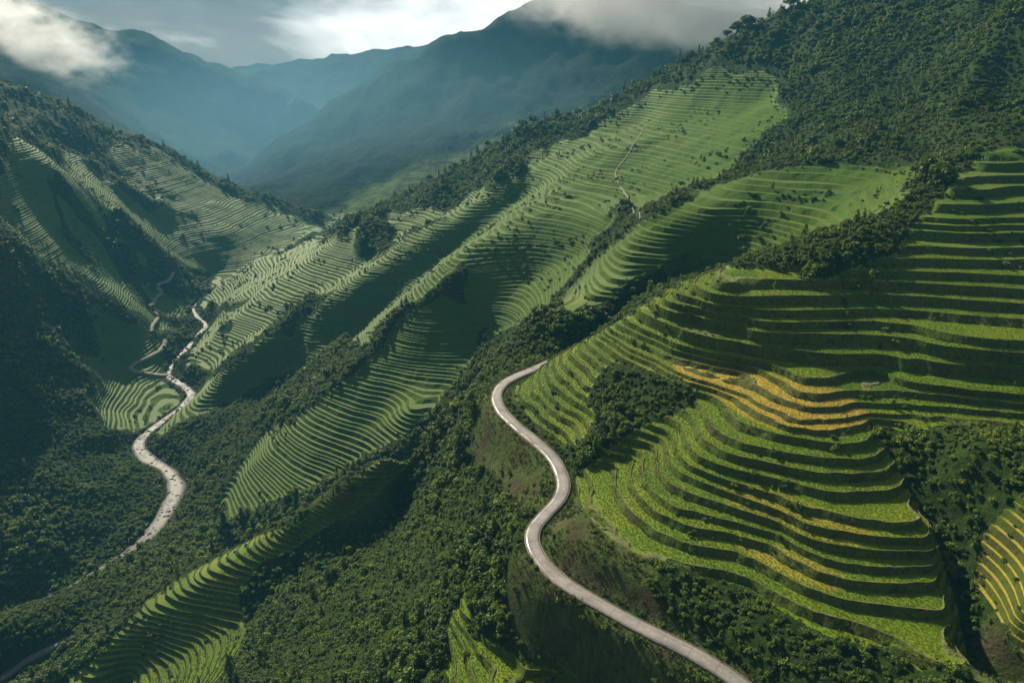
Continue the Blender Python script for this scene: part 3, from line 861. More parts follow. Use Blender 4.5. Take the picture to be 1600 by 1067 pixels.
def sub(V, T):
    """only the vertices that triangles T use"""
    u, inv = np.unique(T, return_inverse=True)
    return V[u], inv.reshape(T.shape), u


# ------------------------------------------------------------------ terrain objects
def kinds(T):
    m = V[T, 3].mean(1)
    f = m - np.floor(m)
    far = V[T, 5].min(1) <= 0.01
    k = np.where(f > np.where(far, TREAD_F, TREAD), 2, np.where(f < 0.10, 3, 1))
    k = np.where(far & (f < 0.10), 1, k)
    return np.where(aa_t < 0.5, 0, k)


aa_full = np.r_[smooth(0.15, 0.75, V[:, 4])]
aa_t = aa_full[T].mean(1)
kind_t = kinds(T)
cen = V[T, :3].mean(1)
cr_, ca_ = np.hypot(cen[:, 0], cen[:, 1]), np.arctan2(cen[:, 0], cen[:, 1])
ri = np.clip(np.searchsorted(RR, cr_) - 1, 0, ny - 1)
ci_ = np.clip(np.round((ca_ - AZ[0]) / (AZ[1] - AZ[0])).astype(int), 0, nx - 1)
reg_t = region[ri * nx + ci_]
lev_t = np.floor(V[T, 3].mean(1) + 1e-3).astype(np.int64)
# a terrace is its tread, the bund at its lip and the bank under that lip
lev_t = np.where(kind_t == 2, lev_t + 1, lev_t)
is_ter = (kind_t > 0) & (reg_t >= 0) & (cr_ < 760)
key_t = np.where(is_ter, reg_t.astype(np.int64) * 1000 + lev_t, -1)
e1, e2 = V[T[:, 1], :3] - V[T[:, 0], :3], V[T[:, 2], :3] - V[T[:, 0], :3]
area_t = 0.5 * np.linalg.norm(np.cross(e1, e2), axis=1)
show_t = area_t / (cr_ ** 2) * (np.abs(ca_) < math.radians(38))
keys, inv = np.unique(key_t, return_inverse=True)
show = np.bincount(inv, weights=show_t)
order = [i for i in np.argsort(-show) if keys[i] >= 0]
picked = [i for i in order[:285] if show[i] > 2.5e-4]
MATS = [MAT_GROUND, MAT_RICE, MAT_BANK, MAT_BUND]
pick_of = np.full(len(keys), -1)
pick_of[picked] = np.arange(len(picked))
own = pick_of[inv]

far_rest = V[rest, 1].mean(1) > 1020
gt = np.vstack([rest[~far_rest], T[(own < 0) & ~((cen[:, 1] > 1020))]])
gk = np.r_[np.zeros((~far_rest).sum(), int), kind_t[(own < 0) & ~((cen[:, 1] > 1020))]]
vv, tt, u = sub(V, gt)
hillside = link('hillside', mesh_np('hillside', vv[:, :3], tt, MATS, gk, gk > 0, {'ripe': vv[:, 6], 'grass': vv[:, 7], 'earthy': vv[:, 5]}), kind='structure')
mt = np.vstack([rest[far_rest], T[cen[:, 1] > 1020]])
vv, tt, u = sub(V, mt)
mountains = link('mountains', mesh_np('mountains', vv[:, :3], tt, [MAT_FAR], None, None, {'field': vv[:, 4]}), kind='structure')
srt = np.argsort(own, kind='stable')
bounds = np.searchsorted(own[srt], np.arange(len(picked) + 1))
for p in range(len(picked)):
    ids = srt[bounds[p]:bounds[p + 1]]
    vv, tt, u = sub(V, T[ids])
    link('rice_terrace', mesh_np('rice_terrace', vv[:, :3], tt, MATS, kind_t[ids], True, {'ripe': vv[:, 6], 'grass': vv[:, 7], 'earthy': vv[:, 5]}), hillside)
print('terrace parts', len(picked))

# ------------------------------------------------------------------ lookups on the finished ground
Hgrid = h.reshape(ny, nx)
Ogrid = own_lv.reshape(ny, nx).astype(np.float32)
Mgrid, Ggrid = mask.reshape(ny, nx), grass.reshape(ny, nx)
RoadG, RivG = droad.reshape(ny, nx), (driv - rw).reshape(ny, nx)
logR = np.log(RR)


def look(grid, x, y):
    r, a = np.hypot(x, y), np.arctan2(x, y)
    fi = np.clip(np.interp(np.log(r), logR, np.arange(ny)), 0, ny - 1.001)
    fj = np.clip((a - AZ[0]) / (AZ[1] - AZ[0]), 0, nx - 1.001)
    i, j = fi.astype(int), fj.astype(int)
    di, dj = fi - i, fj - j
    return (grid[i, j] * (1 - di) + grid[i + 1, j] * di) * (1 - dj) + (grid[i, j + 1] * (1 - di) + grid[i + 1, j + 1] * di) * dj


def level_at(x, y):
    return level_of(look(Hgrid, x, y), look(Ogrid, x, y) > 0.5)


def ground(x, y):
    """height of the finished ground relative to the drone"""
    hh = look(Hgrid, x, y)
    m = smooth(0.15, 0.75, look(Mgrid, x, y)) * (1 - 0.5 * smooth(420, 700, np.hypot(x, y)))
    return hh * (1 - m) + stepped(level_of(hh, look(Ogrid, x, y) > 0.5), np.where(np.hypot(x, y) < 300, 0.35, 0.0)) * m


def ray_hit(px, py, y0=60.0, y1=2500.0):
    """where the sight line through a survey point first meets the ground"""
    Y = np.exp(np.linspace(math.log(y0), math.log(y1), 4000))
    v = (533.5 - py) / 1080.0
    X = (px - 800.0) / 1080.0 * Y / (CT + v * ST)
    g = look(Hgrid, X, Y)
    below = g >= -tan_at(py) * Y
    k = int(below.argmax()) if below.any() else len(Y) - 1
    return np.array([X[k], Y[k], g[k]])


def skyline(px, y0, y1):
    """highest ground towards column px between two distances"""
    Y = np.linspace(y0, y1, 600)
    f = Y * CT + 0.05 * Y
    X = (px - 800.0) / 1080.0 * f
    g = look(Hgrid, X, Y)
    qx, qy = to_px(X, Y, g)
    k = int(qy.argmin())
    return np.array([X[k], Y[k], g[k]])


# ------------------------------------------------------------------ road, river, paths
def ribbon(line, half, lift=0.0, cross=((-1, 0), (1, 0))):
    n = len(line)
    t = np.gradient(line[:, :2], axis=0)
    t /= np.linalg.norm(t, axis=1)[:, None] + 1e-9
    nn = np.c_[t[:, 1], -t[:, 0]]
    half = np.broadcast_to(half, (n,))
    rows = [np.c_[line[:, :2] + nn * (half * s)[:, None] + (nn * o if False else 0), line[:, 2] + CAM_Z + lift + dz] for s, dz, o in [(c + (0,))[:3] for c in cross]]
    VV = np.vstack(rows)
    i = np.arange(n - 1)
    TT = np.vstack([np.c_[i + k * n, i + 1 + k * n, i + 1 + (k + 1) * n, i + (k + 1) * n] for k in range(len(cross) - 1)])
    return VV, TT[:, ::-1]


rl = road_line.copy()
edge_w = ROAD_W + 0.22 * fbm(rl[:, 0], rl[:, 1], 9, 3, 81)
VV, TT = ribbon(rl, edge_w, 0.0, ((-1.03, -0.7), (-1.0, 0.0), (-0.55, 0.03), (0, 0.05), (0.55, 0.03), (1.0, 0.0), (1.03, -0.7)))
run_m = np.r_[0, np.cumsum(np.hypot(*np.diff(rl[:, :2], axis=0).T))]
road = link('road', mesh_np('road', VV, TT, [MAT_ROAD], None, None, {'run': np.tile(run_m, 7), 'across': np.repeat([-1.03, -1.0, -0.55, 0, 0.55, 1.0, 1.03], len(rl))}), kind='structure')
for s in (-1, 1):
    kl = rl.copy()
    VV, TT = ribbon(kl, edge_w, 0.0, ((s * 1.005, -0.6), (s * 1.005, 0.10), (s * 1.07, 0.11), (s * 1.075, -0.9))[::s])
    link('kerb', mesh_np('kerb', VV, TT, [MAT_KERB]), road)
riv = river_line.copy()
riv[:, 2] += 0.0
rwid = riv[:, 3] * (0.84 + 0.5 * fbm(riv[:, 0], riv[:, 1], 22, 3, 83))
VV, TT = ribbon(riv, rwid, 0.0, ((-1.25, -0.8), (-1, 0.0), (-0.4, 0.05), (0.4, 0.05), (1, 0.0), (1.25, -0.8)))
river = link('river', mesh_np('river', VV, TT, [MAT_RIVER]), kind='structure')


PATHS = []


def drape(name, pix, half, mat, lift=0.25, y0=60, y1=2500):
    p = spline([ray_hit(a, b, y0, y1) for a, b in pix], 1.5)
    g = ground(p[:, 0], p[:, 1])
    g = np.convolve(np.r_[[g[0]] * 3, g, [g[-1]] * 3], np.ones(7) / 7, 'valid')
    p[:, 2] = g + lift
    PATHS.append((p, half))
    VV, TT = ribbon(p, half * (1 + 0.5 * fbm(p[:, 0], p[:, 1], 12, 3, 85)), 0.0, ((-1.15, -1.4), (-1, 0), (0, 0.05), (1, 0), (1.15, -1.4)))
    return link(name, mesh_np(name, VV, TT, [mat]), kind='structure')


drape('path', [(270, 425), (262, 438), (243, 446), (251, 456), (241, 466), (233, 480), (240, 488), (246, 495), (238, 505), (236, 519)], 1.9, MAT_EARTH, 0.5, 400, 800)
drape('path', [(255, 529), (257, 537), (250, 546), (229, 558), (206, 569), (204, 575), (216, 581), (243, 585), (262, 587)], 2.2, MAT_EARTH, 0.5, 350, 700)
drape('path', [(-60, 1092), (0, 1060), (30, 1036), (60, 1020), (90, 1006), (106, 997)], 1.7, MAT_ROAD, 0.4, 120, 330)
drape('path', [(1010, 195), (985, 235), (962, 270), (979, 305), (990, 330), (1000, 348)], 0.38, MAT_EARTH, 0.3, 330, 720)


# ------------------------------------------------------------------ plants
def leaf_cloud(rng, lobes, n, size, flat=0.0):
    """leaf clumps (two bent faces each) spread through the outer volume of several lobes: (x, y, z, rx, rz)"""
    lob = np.array(lobes)
    wts = lob[:, 3] ** 2
    pick = rng.choice(len(lob), n, p=wts / wts.sum())
    d = rng.normal(size=(n, 3))
    d /= np.linalg.norm(d, axis=1)[:, None]
    d[:, 2] = np.where(d[:, 2] < -0.35, -d[:, 2], d[:, 2])
    rad = 1.0 - 0.55 * rng.random(n) ** 1.8
    L = lob[pick]
    c = L[:, :3] + d * rad[:, None] * np.c_[L[:, 3], L[:, 3], L[:, 4]]
    nrm = d * 0.55 + rng.normal(size=(n, 3)) * 0.45 + np.array([0, 0, 0.45])
    nrm /= np.linalg.norm(nrm, axis=1)[:, None]
    a = np.cross(nrm, rng.normal(size=(n, 3)))
    a /= np.linalg.norm(a, axis=1)[:, None]
    b = np.cross(nrm, a)
    s = size * (0.65 + 0.7 * rng.random(n))[:, None]
    droop = nrm * s * 0.35
    p0 = c - a * s
    p1 = c - b * s * 0.62 - droop * 0.4
    p2 = c + a * s - droop
    p3 = c + b * s * 0.62 - droop * 0.4
    V = np.stack([p0, p1, p2, p3], 1).reshape(-1, 3)
    i = np.arange(n) * 4
    T = np.vstack([np.c_[i, i + 1, i + 2], np.c_[i, i + 2, i + 3]])
    return V, T


def tube(path, radii, k=5):
    path = np.array(path, float)
    n = len(path)
    V = []
    for i in range(n):
        d = path[min(i + 1, n - 1)] - path[max(i - 1, 0)]
        d /= np.linalg.norm(d)
        a = np.cross(d, [0.31, 0.9, 0.2])
        a /= np.linalg.norm(a)
        b = np.cross(d, a)
        for j in range(k):
            t = 2 * math.pi * j / k
            V.append(path[i] + radii[i] * (a * math.cos(t) + b * math.sin(t)))
    T = []
    for i in range(n - 1):
        for j in range(k):
            p, q = i * k + j, i * k + (j + 1) % k
            T += [(p, q, q + k), (p, q + k, p + k)]
    return np.array(V), np.array(T)


def join(parts):
    V, T, o = [], [], 0
    for v, t_ in parts:
        V.append(v)
        T.append(t_ + o)
        o += len(v)
    return np.vstack(V), np.vstack(T)


def plant(seed, form):
    """crown and trunk meshes for a plant about one metre in crown radius, foot at the origin"""
    rng = np.random.default_rng(seed)
    if form == 'bush':
        lobes = [(0, 0, 0.35, 0.62, 0.6)] + [(math.cos(k) * 0.55, math.sin(k) * 0.55, 0.18 + 0.5 * rng.random(), 0.34 + 0.22 * rng.random(), 0.36 + 0.2 * rng.random()) for k in rng.random(6) * 6.3]
        crown = leaf_cloud(rng, lobes, 260, 0.19)
        trunk = [tube([(0, 0, -0.4), (0.02, 0.03, 0.2), (0.05, 0, 0.5)], [0.07, 0.055, 0.02])]
        br = [(0.5, 0.2, 0.45), (-0.4, 0.35, 0.5), (-0.1, -0.5, 0.45)]
        base = (0, 0, 0.05)
    elif form == 'tree':
        H = 1.45
        lobes = [(0, 0, H, 0.6, 0.55)] + [(math.cos(k) * 0.6, math.sin(k) * 0.6, H - 0.65 + 0.85 * rng.random(), 0.36 + 0.24 * rng.random(), 0.34 + 0.18 * rng.random()) for k in rng.random(8) * 6.3]
        crown = leaf_cloud(rng, lobes, 300, 0.18)
        trunk = [tube([(0, 0, -0.5), (0.03, 0.02, 0.5), (0.0, 0.06, 1.0), (0.02, 0, 1.5)], [0.10, 0.08, 0.06, 0.02])]
        br = [(0.55, 0.15, 1.3), (-0.5, 0.3, 1.35), (-0.1, -0.55, 1.25), (0.2, 0.5, 1.55)]
        base = (0.02, 0.04, 0.7)
    elif form == 'tall':
        lobes = [(0.1 * rng.normal(), 0.1 * rng.normal(), 0.9 + 0.42 * i, 0.52 - 0.04 * i + 0.15 * rng.random(), 0.42) for i in range(6)] + [(0.45, 0.1, 1.3, 0.3, 0.28), (-0.42, 0.2, 1.9, 0.3, 0.28)]
        crown = leaf_cloud(rng, lobes, 280, 0.17)
        trunk = [tube([(0, 0, -0.5), (0.0, 0.03, 0.8), (0.05, 0.0, 2.0), (0.0, 0.02, 3.1)], [0.09, 0.075, 0.05, 0.015])]
        br = [(0.4, 0.1, 1.6), (-0.4, 0.2, 2.1), (0.1, -0.4, 1.2)]
        base = (0, 0.02, 0.9)
    elif form == 'conifer':
        parts = []
        for i in range(9):
            z = 0.5 + i * 0.32
            r = 0.80 * (1 - i / 9.6) + 0.06
            m = int(10 + 22 * r)
            th = rng.random(m) * 6.283
            rr = r * (0.35 + 0.65 * rng.random(m) ** 0.6)
            c = np.c_[np.cos(th) * rr, np.sin(th) * rr, z - 0.32 * rr + 0.1 * rng.normal(size=m)]
            out = np.c_[np.cos(th), np.sin(th), np.full(m, -0.35)]
            sd = np.c_[-np.sin(th), np.cos(th), np.zeros(m)]
            s = (0.20 + 0.10 * rng.random(m))[:, None]
            V = np.stack([c - out * s, c - sd * s * 0.45, c + out * s * 1.1, c + sd * s * 0.45], 1).reshape(-1, 3)
            q = np.arange(m) * 4
            parts.append((V, np.vstack([np.c_[q, q + 1, q + 2], np.c_[q, q + 2, q + 3]])))
        crown = join(parts)
        trunk = [tube([(0, 0, -0.5), (0, 0.02, 1.2), (0.02, 0, 3.3)], [0.085, 0.06, 0.012])]
        br, base = [], (0, 0, 1)
    else:                                                  # 'scrub': low, open and ragged
        lobes = [(math.cos(k) * 0.6 * s, math.sin(k) * 0.6 * s, 0.1 + 0.3 * rng.random(), 0.30 + 0.2 * rng.random(), 0.34) for k, s in zip(rng.random(7) * 6.3, rng.random(7))]
        crown = leaf_cloud(rng, lobes, 150, 0.19)
        trunk = [tube([(0, 0, -0.4), (0.02, 0.03, 0.15), (0.05, 0, 0.35)], [0.05, 0.04, 0.015])]
        br = [(0.45, 0.2, 0.3), (-0.35, 0.3, 0.35)]
        base = (0, 0, 0.02)
    for b_ in br:
        trunk.append(tube([base, tuple(0.5 * (base[i] + b_[i]) + (0.06 if i == 2 else 0) for i in range(3)), b_], [0.045, 0.03, 0.012], 4))
    return crown, join(trunk)


FORMS = ['bush', 'bush', 'scrub', 'tree', 'tall', 'tree', 'bush', 'conifer']
proto = []
for i, f in enumerate(FORMS):
    cv, tv = plant(100 + i, f)
    proto.append((mesh_np('crown', *cv, [MAT_NEEDLE if f == 'conifer' else MAT_LEAF], None, True), mesh_np('trunk', *tv, [MAT_BARK])))


def stand(name, i, loc, s, rz, sz=1.0, **props):
    """one plant of its own: an Empty at its foot with crown and trunk"""
    o = bpy.data.objects.new(name, None)
    C.objects.link(o)
    o.location = (loc[0], loc[1], loc[2] + CAM_Z)
    o.rotation_euler = (0, 0, rz)
    o.scale = (s, s, s * sz)
    o.empty_display_size = 0.5
    for k, v in props.items():
        o[k] = v
    for nm_, me in (('crown', proto[i][0]), ('trunk', proto[i][1])):
        link(nm_, me, o)
    return o


rg = np.random.default_rng(3)


def scatter(r0, r1, gap, jit=0.9, az=56):
    """jittered points, about gap metres apart on the ground plan"""
    R = int(r1 / gap) + 1
    x, y = np.meshgrid(np.arange(-R, R) * gap, np.arange(0, R) * gap)
    x = x.ravel() + (rg.random(x.size) - 0.5) * gap * jit * 2
    y = y.ravel() + (rg.random(y.size) - 0.5) * gap * jit * 2
    r, a = np.hypot(x, y), np.arctan2(x, y)
    k = (r > r0) & (r < r1) & (np.abs(a) < math.radians(az))
    return x[k], y[k]


edge = edge.reshape(ny, nx)
FX, FY, FS, FK = [], [], [], []
for r0, r1, gap, s0, s1 in ((60, 190, 1.35, 0.8, 2.3), (190, 340, 1.65, 1.0, 2.9), (340, 560, 2.1, 1.3, 2.7), (560, 800, 2.9, 1.8, 3.3), (800, 1060, 6.0, 2.6, 4.2)):
    x, y = scatter(r0, r1, gap)
    m, g_, dr, dv = look(Mgrid, x, y), look(Ggrid, x, y), look(RoadG, x, y), look(RivG, x, y)
    dens = 1.3 + 1.1 * fbm(x, y, 34, 3, 91) + 0.5 * fbm(x, y, 9, 2, 92)
    keep = (m < 0.12) & (dr > ROAD_W + 1.3) & (dv > 1.0) & (rg.random(len(x)) < dens) & (rg.random(len(x)) > g_ * 0.93)
    for pl, pw in PATHS:
        keep &= near_line(x.astype(np.float32), y.astype(np.float32), pl, 12)[0] > pw + 1.6
    # scrub left standing on the banks of the fields
    thin = (m >= 0.12) & (dr > ROAD_W + 2) & (dv > 2) & (fbm(x, y, 26, 3, 95) > np.where(r0 < 300, 0.16, 0.05)) & (rg.random(len(x)) < 0.4)
    lv = level_at(x, y)
    fringe = (m >= 0.12) & (look(edge, x, y) < 0.72) & (rg.random(len(x)) < 0.35) & (dr > ROAD_W + 2) & (dv > 2)
    thin &= (lv - np.floor(lv) > TREAD - 0.1)
    thin |= fringe & (lv - np.floor(lv) > 0.4)
    for kk, f in ((keep, 1.0), (thin, 0.62)):
        n = int(kk.sum())
        xs, ys = x[kk], y[kk]
        big = smooth(0.0, 0.35, fbm(xs, ys, 45, 2, 93))
        s = (s0 + (s1 - s0) * rg.random(n) ** 1.6 * (0.4 + 0.6 * big)) * (0.62 + 0.55 * smooth(-0.25, 0.3, fbm(xs, ys, 22, 3, 94))) * f
        s *= np.where(rg.random(n) < 0.05, 1.45, 1.0)
        kind = rg.choice(len(FORMS), n, p=[0.29, 0.28, 0.14, 0.06, 0.02, 0.035, 0.175, 0.0])
        low = (look(Ggrid, xs, ys) > 0.4) | (look(RoadG, xs, ys) < 5)
        s = np.where(low, np.minimum(s, 0.75), s)
        kind = np.where((f < 1) | low, np.where(rg.random(n) < 0.5, 2, 0), kind)
        FX.append(xs), FY.append(ys), FS.append(s), FK.append(kind)
FX, FY, FS, FK = map(np.concatenate, (FX, FY, FS, FK))
FS = np.where(np.isin(FK, (3, 4, 5)), FS * 0.92, FS)
FZ = ground(FX, FY)
print('plants', len(FX))

# which of them the drone can see: ground heights along the sight line
vis = np.ones(len(FX), bool)
for q in np.linspace(0.12, 0.975, 42):
    vis &= look(Hgrid, FX * q, FY * q) < (FZ + FS * 0.8) * q + 0.15
fpx, fpy = to_px(FX, FY, FZ + FS * 0.6)
vis &= (fpx > 8) & (fpx < 1592) & (fpy > 8) & (fpy < 1059)
size = np.where(vis, FS / np.hypot(FX, FY), 0) * (FK != 2) * (look(Mgrid, FX, FY) < 0.12)
lead = np.argsort(-size)[:296]
ZONES = [
    ([(700, 590), (780, 590), (780, 720), (700, 720)], 'bush on the steep slope right below the upper road bend', 'bushes right below the upper road bend'),
    ([(690, 720), (850, 720), (850, 860), (720, 860)], 'bush in the thicket just downhill from the grassy bank under the road', 'bushes just downhill from the grassy bank'),
    ([(560, 680), (720, 680), (720, 860), (560, 860)], 'bush in the thicket beside the dark gully under the long terraced ridge', 'bushes beside the dark gully'),
    ([(560, 860), (860, 860), (720, 960), (560, 960)], 'bush in the middle of the wooded slope above the small curved terraces', 'bushes above the small curved terraces'),
    ([(340, 860), (560, 860), (560, 960), (340, 960)], 'bush along the gully at the foot of the wooded slope', 'bushes along the gully foot'),
    ([(540, 960), (760, 960), (760, 1067), (540, 1067)], 'bush beside the small curved terraces at the bottom of the picture', 'bushes beside the small curved terraces'),
    ([(330, 960), (560, 960), (560, 1067), (330, 1067)], 'bush low on the wooded slope between the small curved terraces and the long terraced ridge', 'bushes low on the wooded slope'),
    ([(760, 840), (1010, 960), (1150, 1067), (740, 1067)], 'bush on the dim grassy slope directly below the concrete road', 'bushes on the grassy slope below the road'),
    ([(1000, 860), (1110, 890), (1230, 930), (1440, 1067), (1160, 1067), (980, 940)], 'dark bush on the bank between the concrete road and the lowest rice terrace', 'bushes on the bank above the road'),
    ([(1330, 600), (1600, 660), (1600, 1067), (1440, 1067)], 'shaded bush in the gully where the curved rice terraces end', 'bushes in the gully beside the terraces'),
    ([(860, 560), (1110, 560), (1110, 680), (930, 780), (860, 720)], 'bush in the dark hollow enclosed by terraces above the road', 'bushes in the hollow among the terraces'),
    ([(1230, 330), (1600, 150), (1600, 430), (1230, 430)], 'bush on the shaded shoulder above the flat topped terrace', 'bushes on the shoulder above the flat terrace'),
    ([(700, 480), (1000, 430), (1000, 520), (800, 590), (700, 620)], 'bush on the wooded spur directly behind the road bend', 'bushes on the spur behind the road'),
    ([(0, 850), (360, 790), (420, 960), (330, 1067), (0, 1067)], 'bush on the low terraced ridge between the gravel river and the narrow path', 'bushes on the low ridge by the river'),
]
lpx, lpy = fpx[lead], fpy[lead]
zone = np.full(len(lead), -1)
for zi, (poly, _, _) in enumerate(ZONES):
    ins = in_poly(lpx, lpy, poly) & (zone < 0)
    zone[ins] = zi
single = np.zeros(len(FX), bool)
for j, zi in zip(lead, zone):
    lab, grp = (ZONES[zi][1], ZONES[zi][2]) if zi >= 0 else ('green bush growing on a wooded slope apart from the road and the river', 'bushes on the other slopes')
    tree = FK[j] in (3, 4, 5, 7)
    nm_ = 'tree' if tree else 'bush'
    if tree:
        lab, grp = lab.replace('bush', 'tree', 1), grp.replace('bushes', 'trees', 1)
    stand(nm_, int(FK[j]), (FX[j], FY[j], FZ[j] - 0.1 * FS[j]), float(FS[j]), float(rg.random() * 6.28), float(0.9 + 0.4 * rg.random()),
          label=lab, category='tree' if tree else 'bush', group=grp)
    single[j] = True


def spread(name, x, y, z, s, rot, form, sources, extra=None, **props):
    """one object that sets out copies of the source meshes at its points"""
    me = bpy.data.meshes.new(name)
    me.vertices.add(len(x))
    me.vertices.foreach_set('co', np.ascontiguousarray(np.c_[x, y, z + CAM_Z], dtype=np.float32).ravel())
    for an, v, ty in (('plant_scale', s, 'FLOAT'), ('plant_turn', rot, 'FLOAT'), ('plant_kind', form, 'INT'), *[(k_, v_, 'FLOAT') for k_, v_ in (extra or {}).items()]):
        a = me.attributes.new(an, ty, 'POINT')
        a.data.foreach_set('value', np.ascontiguousarray(v, dtype=np.int32 if ty == 'INT' else np.float32))
    ng = bpy.data.node_groups.new(name + '_scatter', 'GeometryNodeTree')
    ng.interface.new_socket('Geometry', in_out='INPUT', socket_type='NodeSocketGeometry')
    ng.interface.new_socket('Geometry', in_out='OUTPUT', socket_type='NodeSocketGeometry')
    N, L = ng.nodes, ng.links
    gi, go = N.new('NodeGroupInput'), N.new('NodeGroupOutput')

    def named(an, ty):
        n = N.new('GeometryNodeInputNamedAttribute')
        n.data_type = ty
        n.inputs['Name'].default_value = an
        return n.outputs['Attribute']
    src = N.new('GeometryNodeJoinGeometry')
    for ob in reversed(sources):
        oi = N.new('GeometryNodeObjectInfo')
        oi.inputs['Object'].default_value = ob
        oi.inputs['As Instance'].default_value = True
        L.new(oi.outputs['Geometry'], src.inputs[0])
    ip = N.new('GeometryNodeInstanceOnPoints')
    ip.inputs['Pick Instance'].default_value = True
    cx = N.new('ShaderNodeCombineXYZ')
    L.new(named('plant_turn', 'FLOAT'), cx.inputs['Z'])
    L.new(gi.outputs[0], ip.inputs['Points'])
    L.new(src.outputs[0], ip.inputs['Instance'])
    L.new(named('plant_kind', 'INT'), ip.inputs['Instance Index'])
    L.new(cx.outputs[0], ip.inputs['Rotation'])
    L.new(named('plant_scale', 'FLOAT'), ip.inputs['Scale'])
    L.new(ip.outputs[0], go.inputs[0])
    o = link(name, me, None, **props)
    md = o.modifiers.new('scatter', 'NODES')
    md.node_group = ng
    return o


# trees one can tell apart on the skyline of the right-hand ridge: column, height in metres, form, widening
SKY = [(638, 9, 4), (656, 7, 3), (670, 9, 5), (685, 11, 7), (695, 10, 4), (712, 11, 3), (724, 8, 5), (736, 13, 7), (746, 12, 4), (763, 12, 3), (783, 9, 7), (795, 11, 4), (808, 13, 3), (816, 12, 5), (832, 13, 3),
       (849, 12, 7), (868, 12, 3), (884, 8, 5), (900, 11, 5), (909, 13, 3), (920, 11, 5), (929, 14, 3), (940, 13, 5), (953, 17, 3), (968, 11, 4), (982, 6, 3), (1012, 7, 4), (1020, 10, 4), (1033, 11, 5), (1037, 9, 3), (1048, 14, 7),
       (1066, 7, 3), (1075, 9, 4), (1093, 7, 5), (1102, 9, 3), (1115, 9, 5), (1128, 13, 3), (1140, 12, 5), (1147, 11, 3), (1160, 7, 3), (1172, 10, 4), (1190, 7, 3), (1205, 16, 3), (1220, 16, 5), (1241, 12, 5), (1256, 9, 3), (1268, 14, 3), (1275, 12, 5), (1284, 10, 4)]
SPECIAL = {953: 'largest round crowned tree at the end of the clump on the skyline ridge',
           968: 'slim upright tree standing just right of the tall clump on the skyline ridge',
           1048: 'pointed dark conifer on the skyline above the upper terraces',
           1205: 'left tree of the pair silhouetted against the pale sky high on the ridge',
           1220: 'right tree of the pair silhouetted against the pale sky high on the ridge',
           832: 'round tree alone on the skyline just above the wooded shoulder',
           849: 'narrow conifer on the skyline between two round crowned trees',
           868: 'domed tree standing clear on the skyline below the big clump',
           736: 'dark pointed conifer rising from the hazy lower skyline ridge'}
for px, hm, k in SKY:
    p = skyline(px, 560, 860)
    top = {3: 2.05, 5: 2.05, 4: 3.3, 7: 3.4, 0: 1.0}[k]
    s = hm / top
    if px in SPECIAL:
        pr = dict(label=SPECIAL[px], category='tree')
    elif px < 780:
        pr = dict(label='small hazy tree in the row along the lower skyline ridge', category='tree', group='trees along the lower skyline')
    elif px < 1000:
        pr = dict(label='dark tree in the clump along the middle skyline ridge', category='tree', group='trees along the middle skyline')
    else:
        pr = dict(label='small tree against the clouds on the upper skyline ridge', category='tree', group='trees along the upper skyline')
    stand('tree', k, p - np.array([0, 0, 0.3]), s, rg.random() * 6.28, 1.0 if k != 3 else 0.85, **pr)
# trees at the edge of the woods above the near terraces
for (px, py, y0, y1, hm, k, lab) in [(1270, 428, 150, 230, 5.0, 0, 'broad bush at the right end of the flat topped terrace'),
                                     (1290, 418, 150, 230, 4.4, 3, 'small tree on the spur just above the flat topped terrace'),
                                     (1252, 432, 150, 230, 3.0, 6, 'low bush overhanging the flat topped terrace'),
                                     (1445, 288, 200, 330, 11, 3, 'tall leafy tree at the foot of the dark woods above the shaded terraces'),
                                     (1468, 292, 200, 330, 9, 5, 'second leafy tree in the clump at the foot of the dark woods'),
                                     (1430, 275, 200, 330, 9, 4, 'upright tree leaning out of the clump at the foot of the dark woods')]:
    p = ray_hit(px, py, y0, y1)
    top = {3: 2.05, 5: 2.05, 4: 3.3, 0: 1.0, 6: 1.0}[k]
    stand('bush' if k in (0, 6) else 'tree', k, p, hm / top * (0.55 if k in (0, 6) else 1), rg.random() * 6, 1.0, label=lab, category='bush' if k in (0, 6) else 'tree')

# small dark bushes on the outer edge of the straight below the hairpin
for px, py, s in ((835, 872, 0.5), (842, 884, 0.62), (862, 905, 0.5), (881, 918, 0.55), (897, 928, 0.7), (912, 937, 0.5), (938, 952, 0.6), (968, 970, 0.5)):
    q_ = ray_hit(px, py, 60, 220)
    k = int(((road_line[:, :2] - q_[:2]) ** 2).sum(1).argmin())
    d_ = road_line[k + 1, :2] - road_line[k - 1, :2]
    nrm = np.array([d_[1], -d_[0]]) / np.hypot(*d_)
    side = 1.0 if (nrm @ np.array([-0.6, -0.8])) > 0 else -1.0
    xy = road_line[k, :2] + nrm * side * (ROAD_W + 0.55)
    stand('bush', 0, (xy[0], xy[1], ground(xy[:1], xy[1:])[0]), s, rg.random() * 6, 1.0, label='knee high bush on the outer edge of the concrete road below the hairpin', category='bush', group='little bushes along the outer road edge')
src_of = {}
for o in C.objects:
    if o.type == 'MESH' and o.name.startswith('crown'):
        src_of.setdefault([p[0] for p in proto].index(o.data), o)
rest_f = ~single
src_ob = [src_of[i] for i in (0, 1, 6, 3, 4)]
wk = rg.choice(5, int(rest_f.sum()), p=[0.30, 0.30, 0.28, 0.09, 0.03])
wr = rg.random(rest_f.sum()) * 6.28
wx_, wy_, wz_, ws_ = FX[rest_f], FY[rest_f], FZ[rest_f] - 0.12 * FS[rest_f], FS[rest_f]
spread('woods', wx_, wy_, wz_, ws_, wr, wk, src_ob, kind='stuff')
stems = [[c_ for c_ in o.parent.children if c_.name.startswith('trunk')][0] for o in src_ob[3:]]
up = (wk >= 3) & (np.hypot(wx_, wy_) < 420)
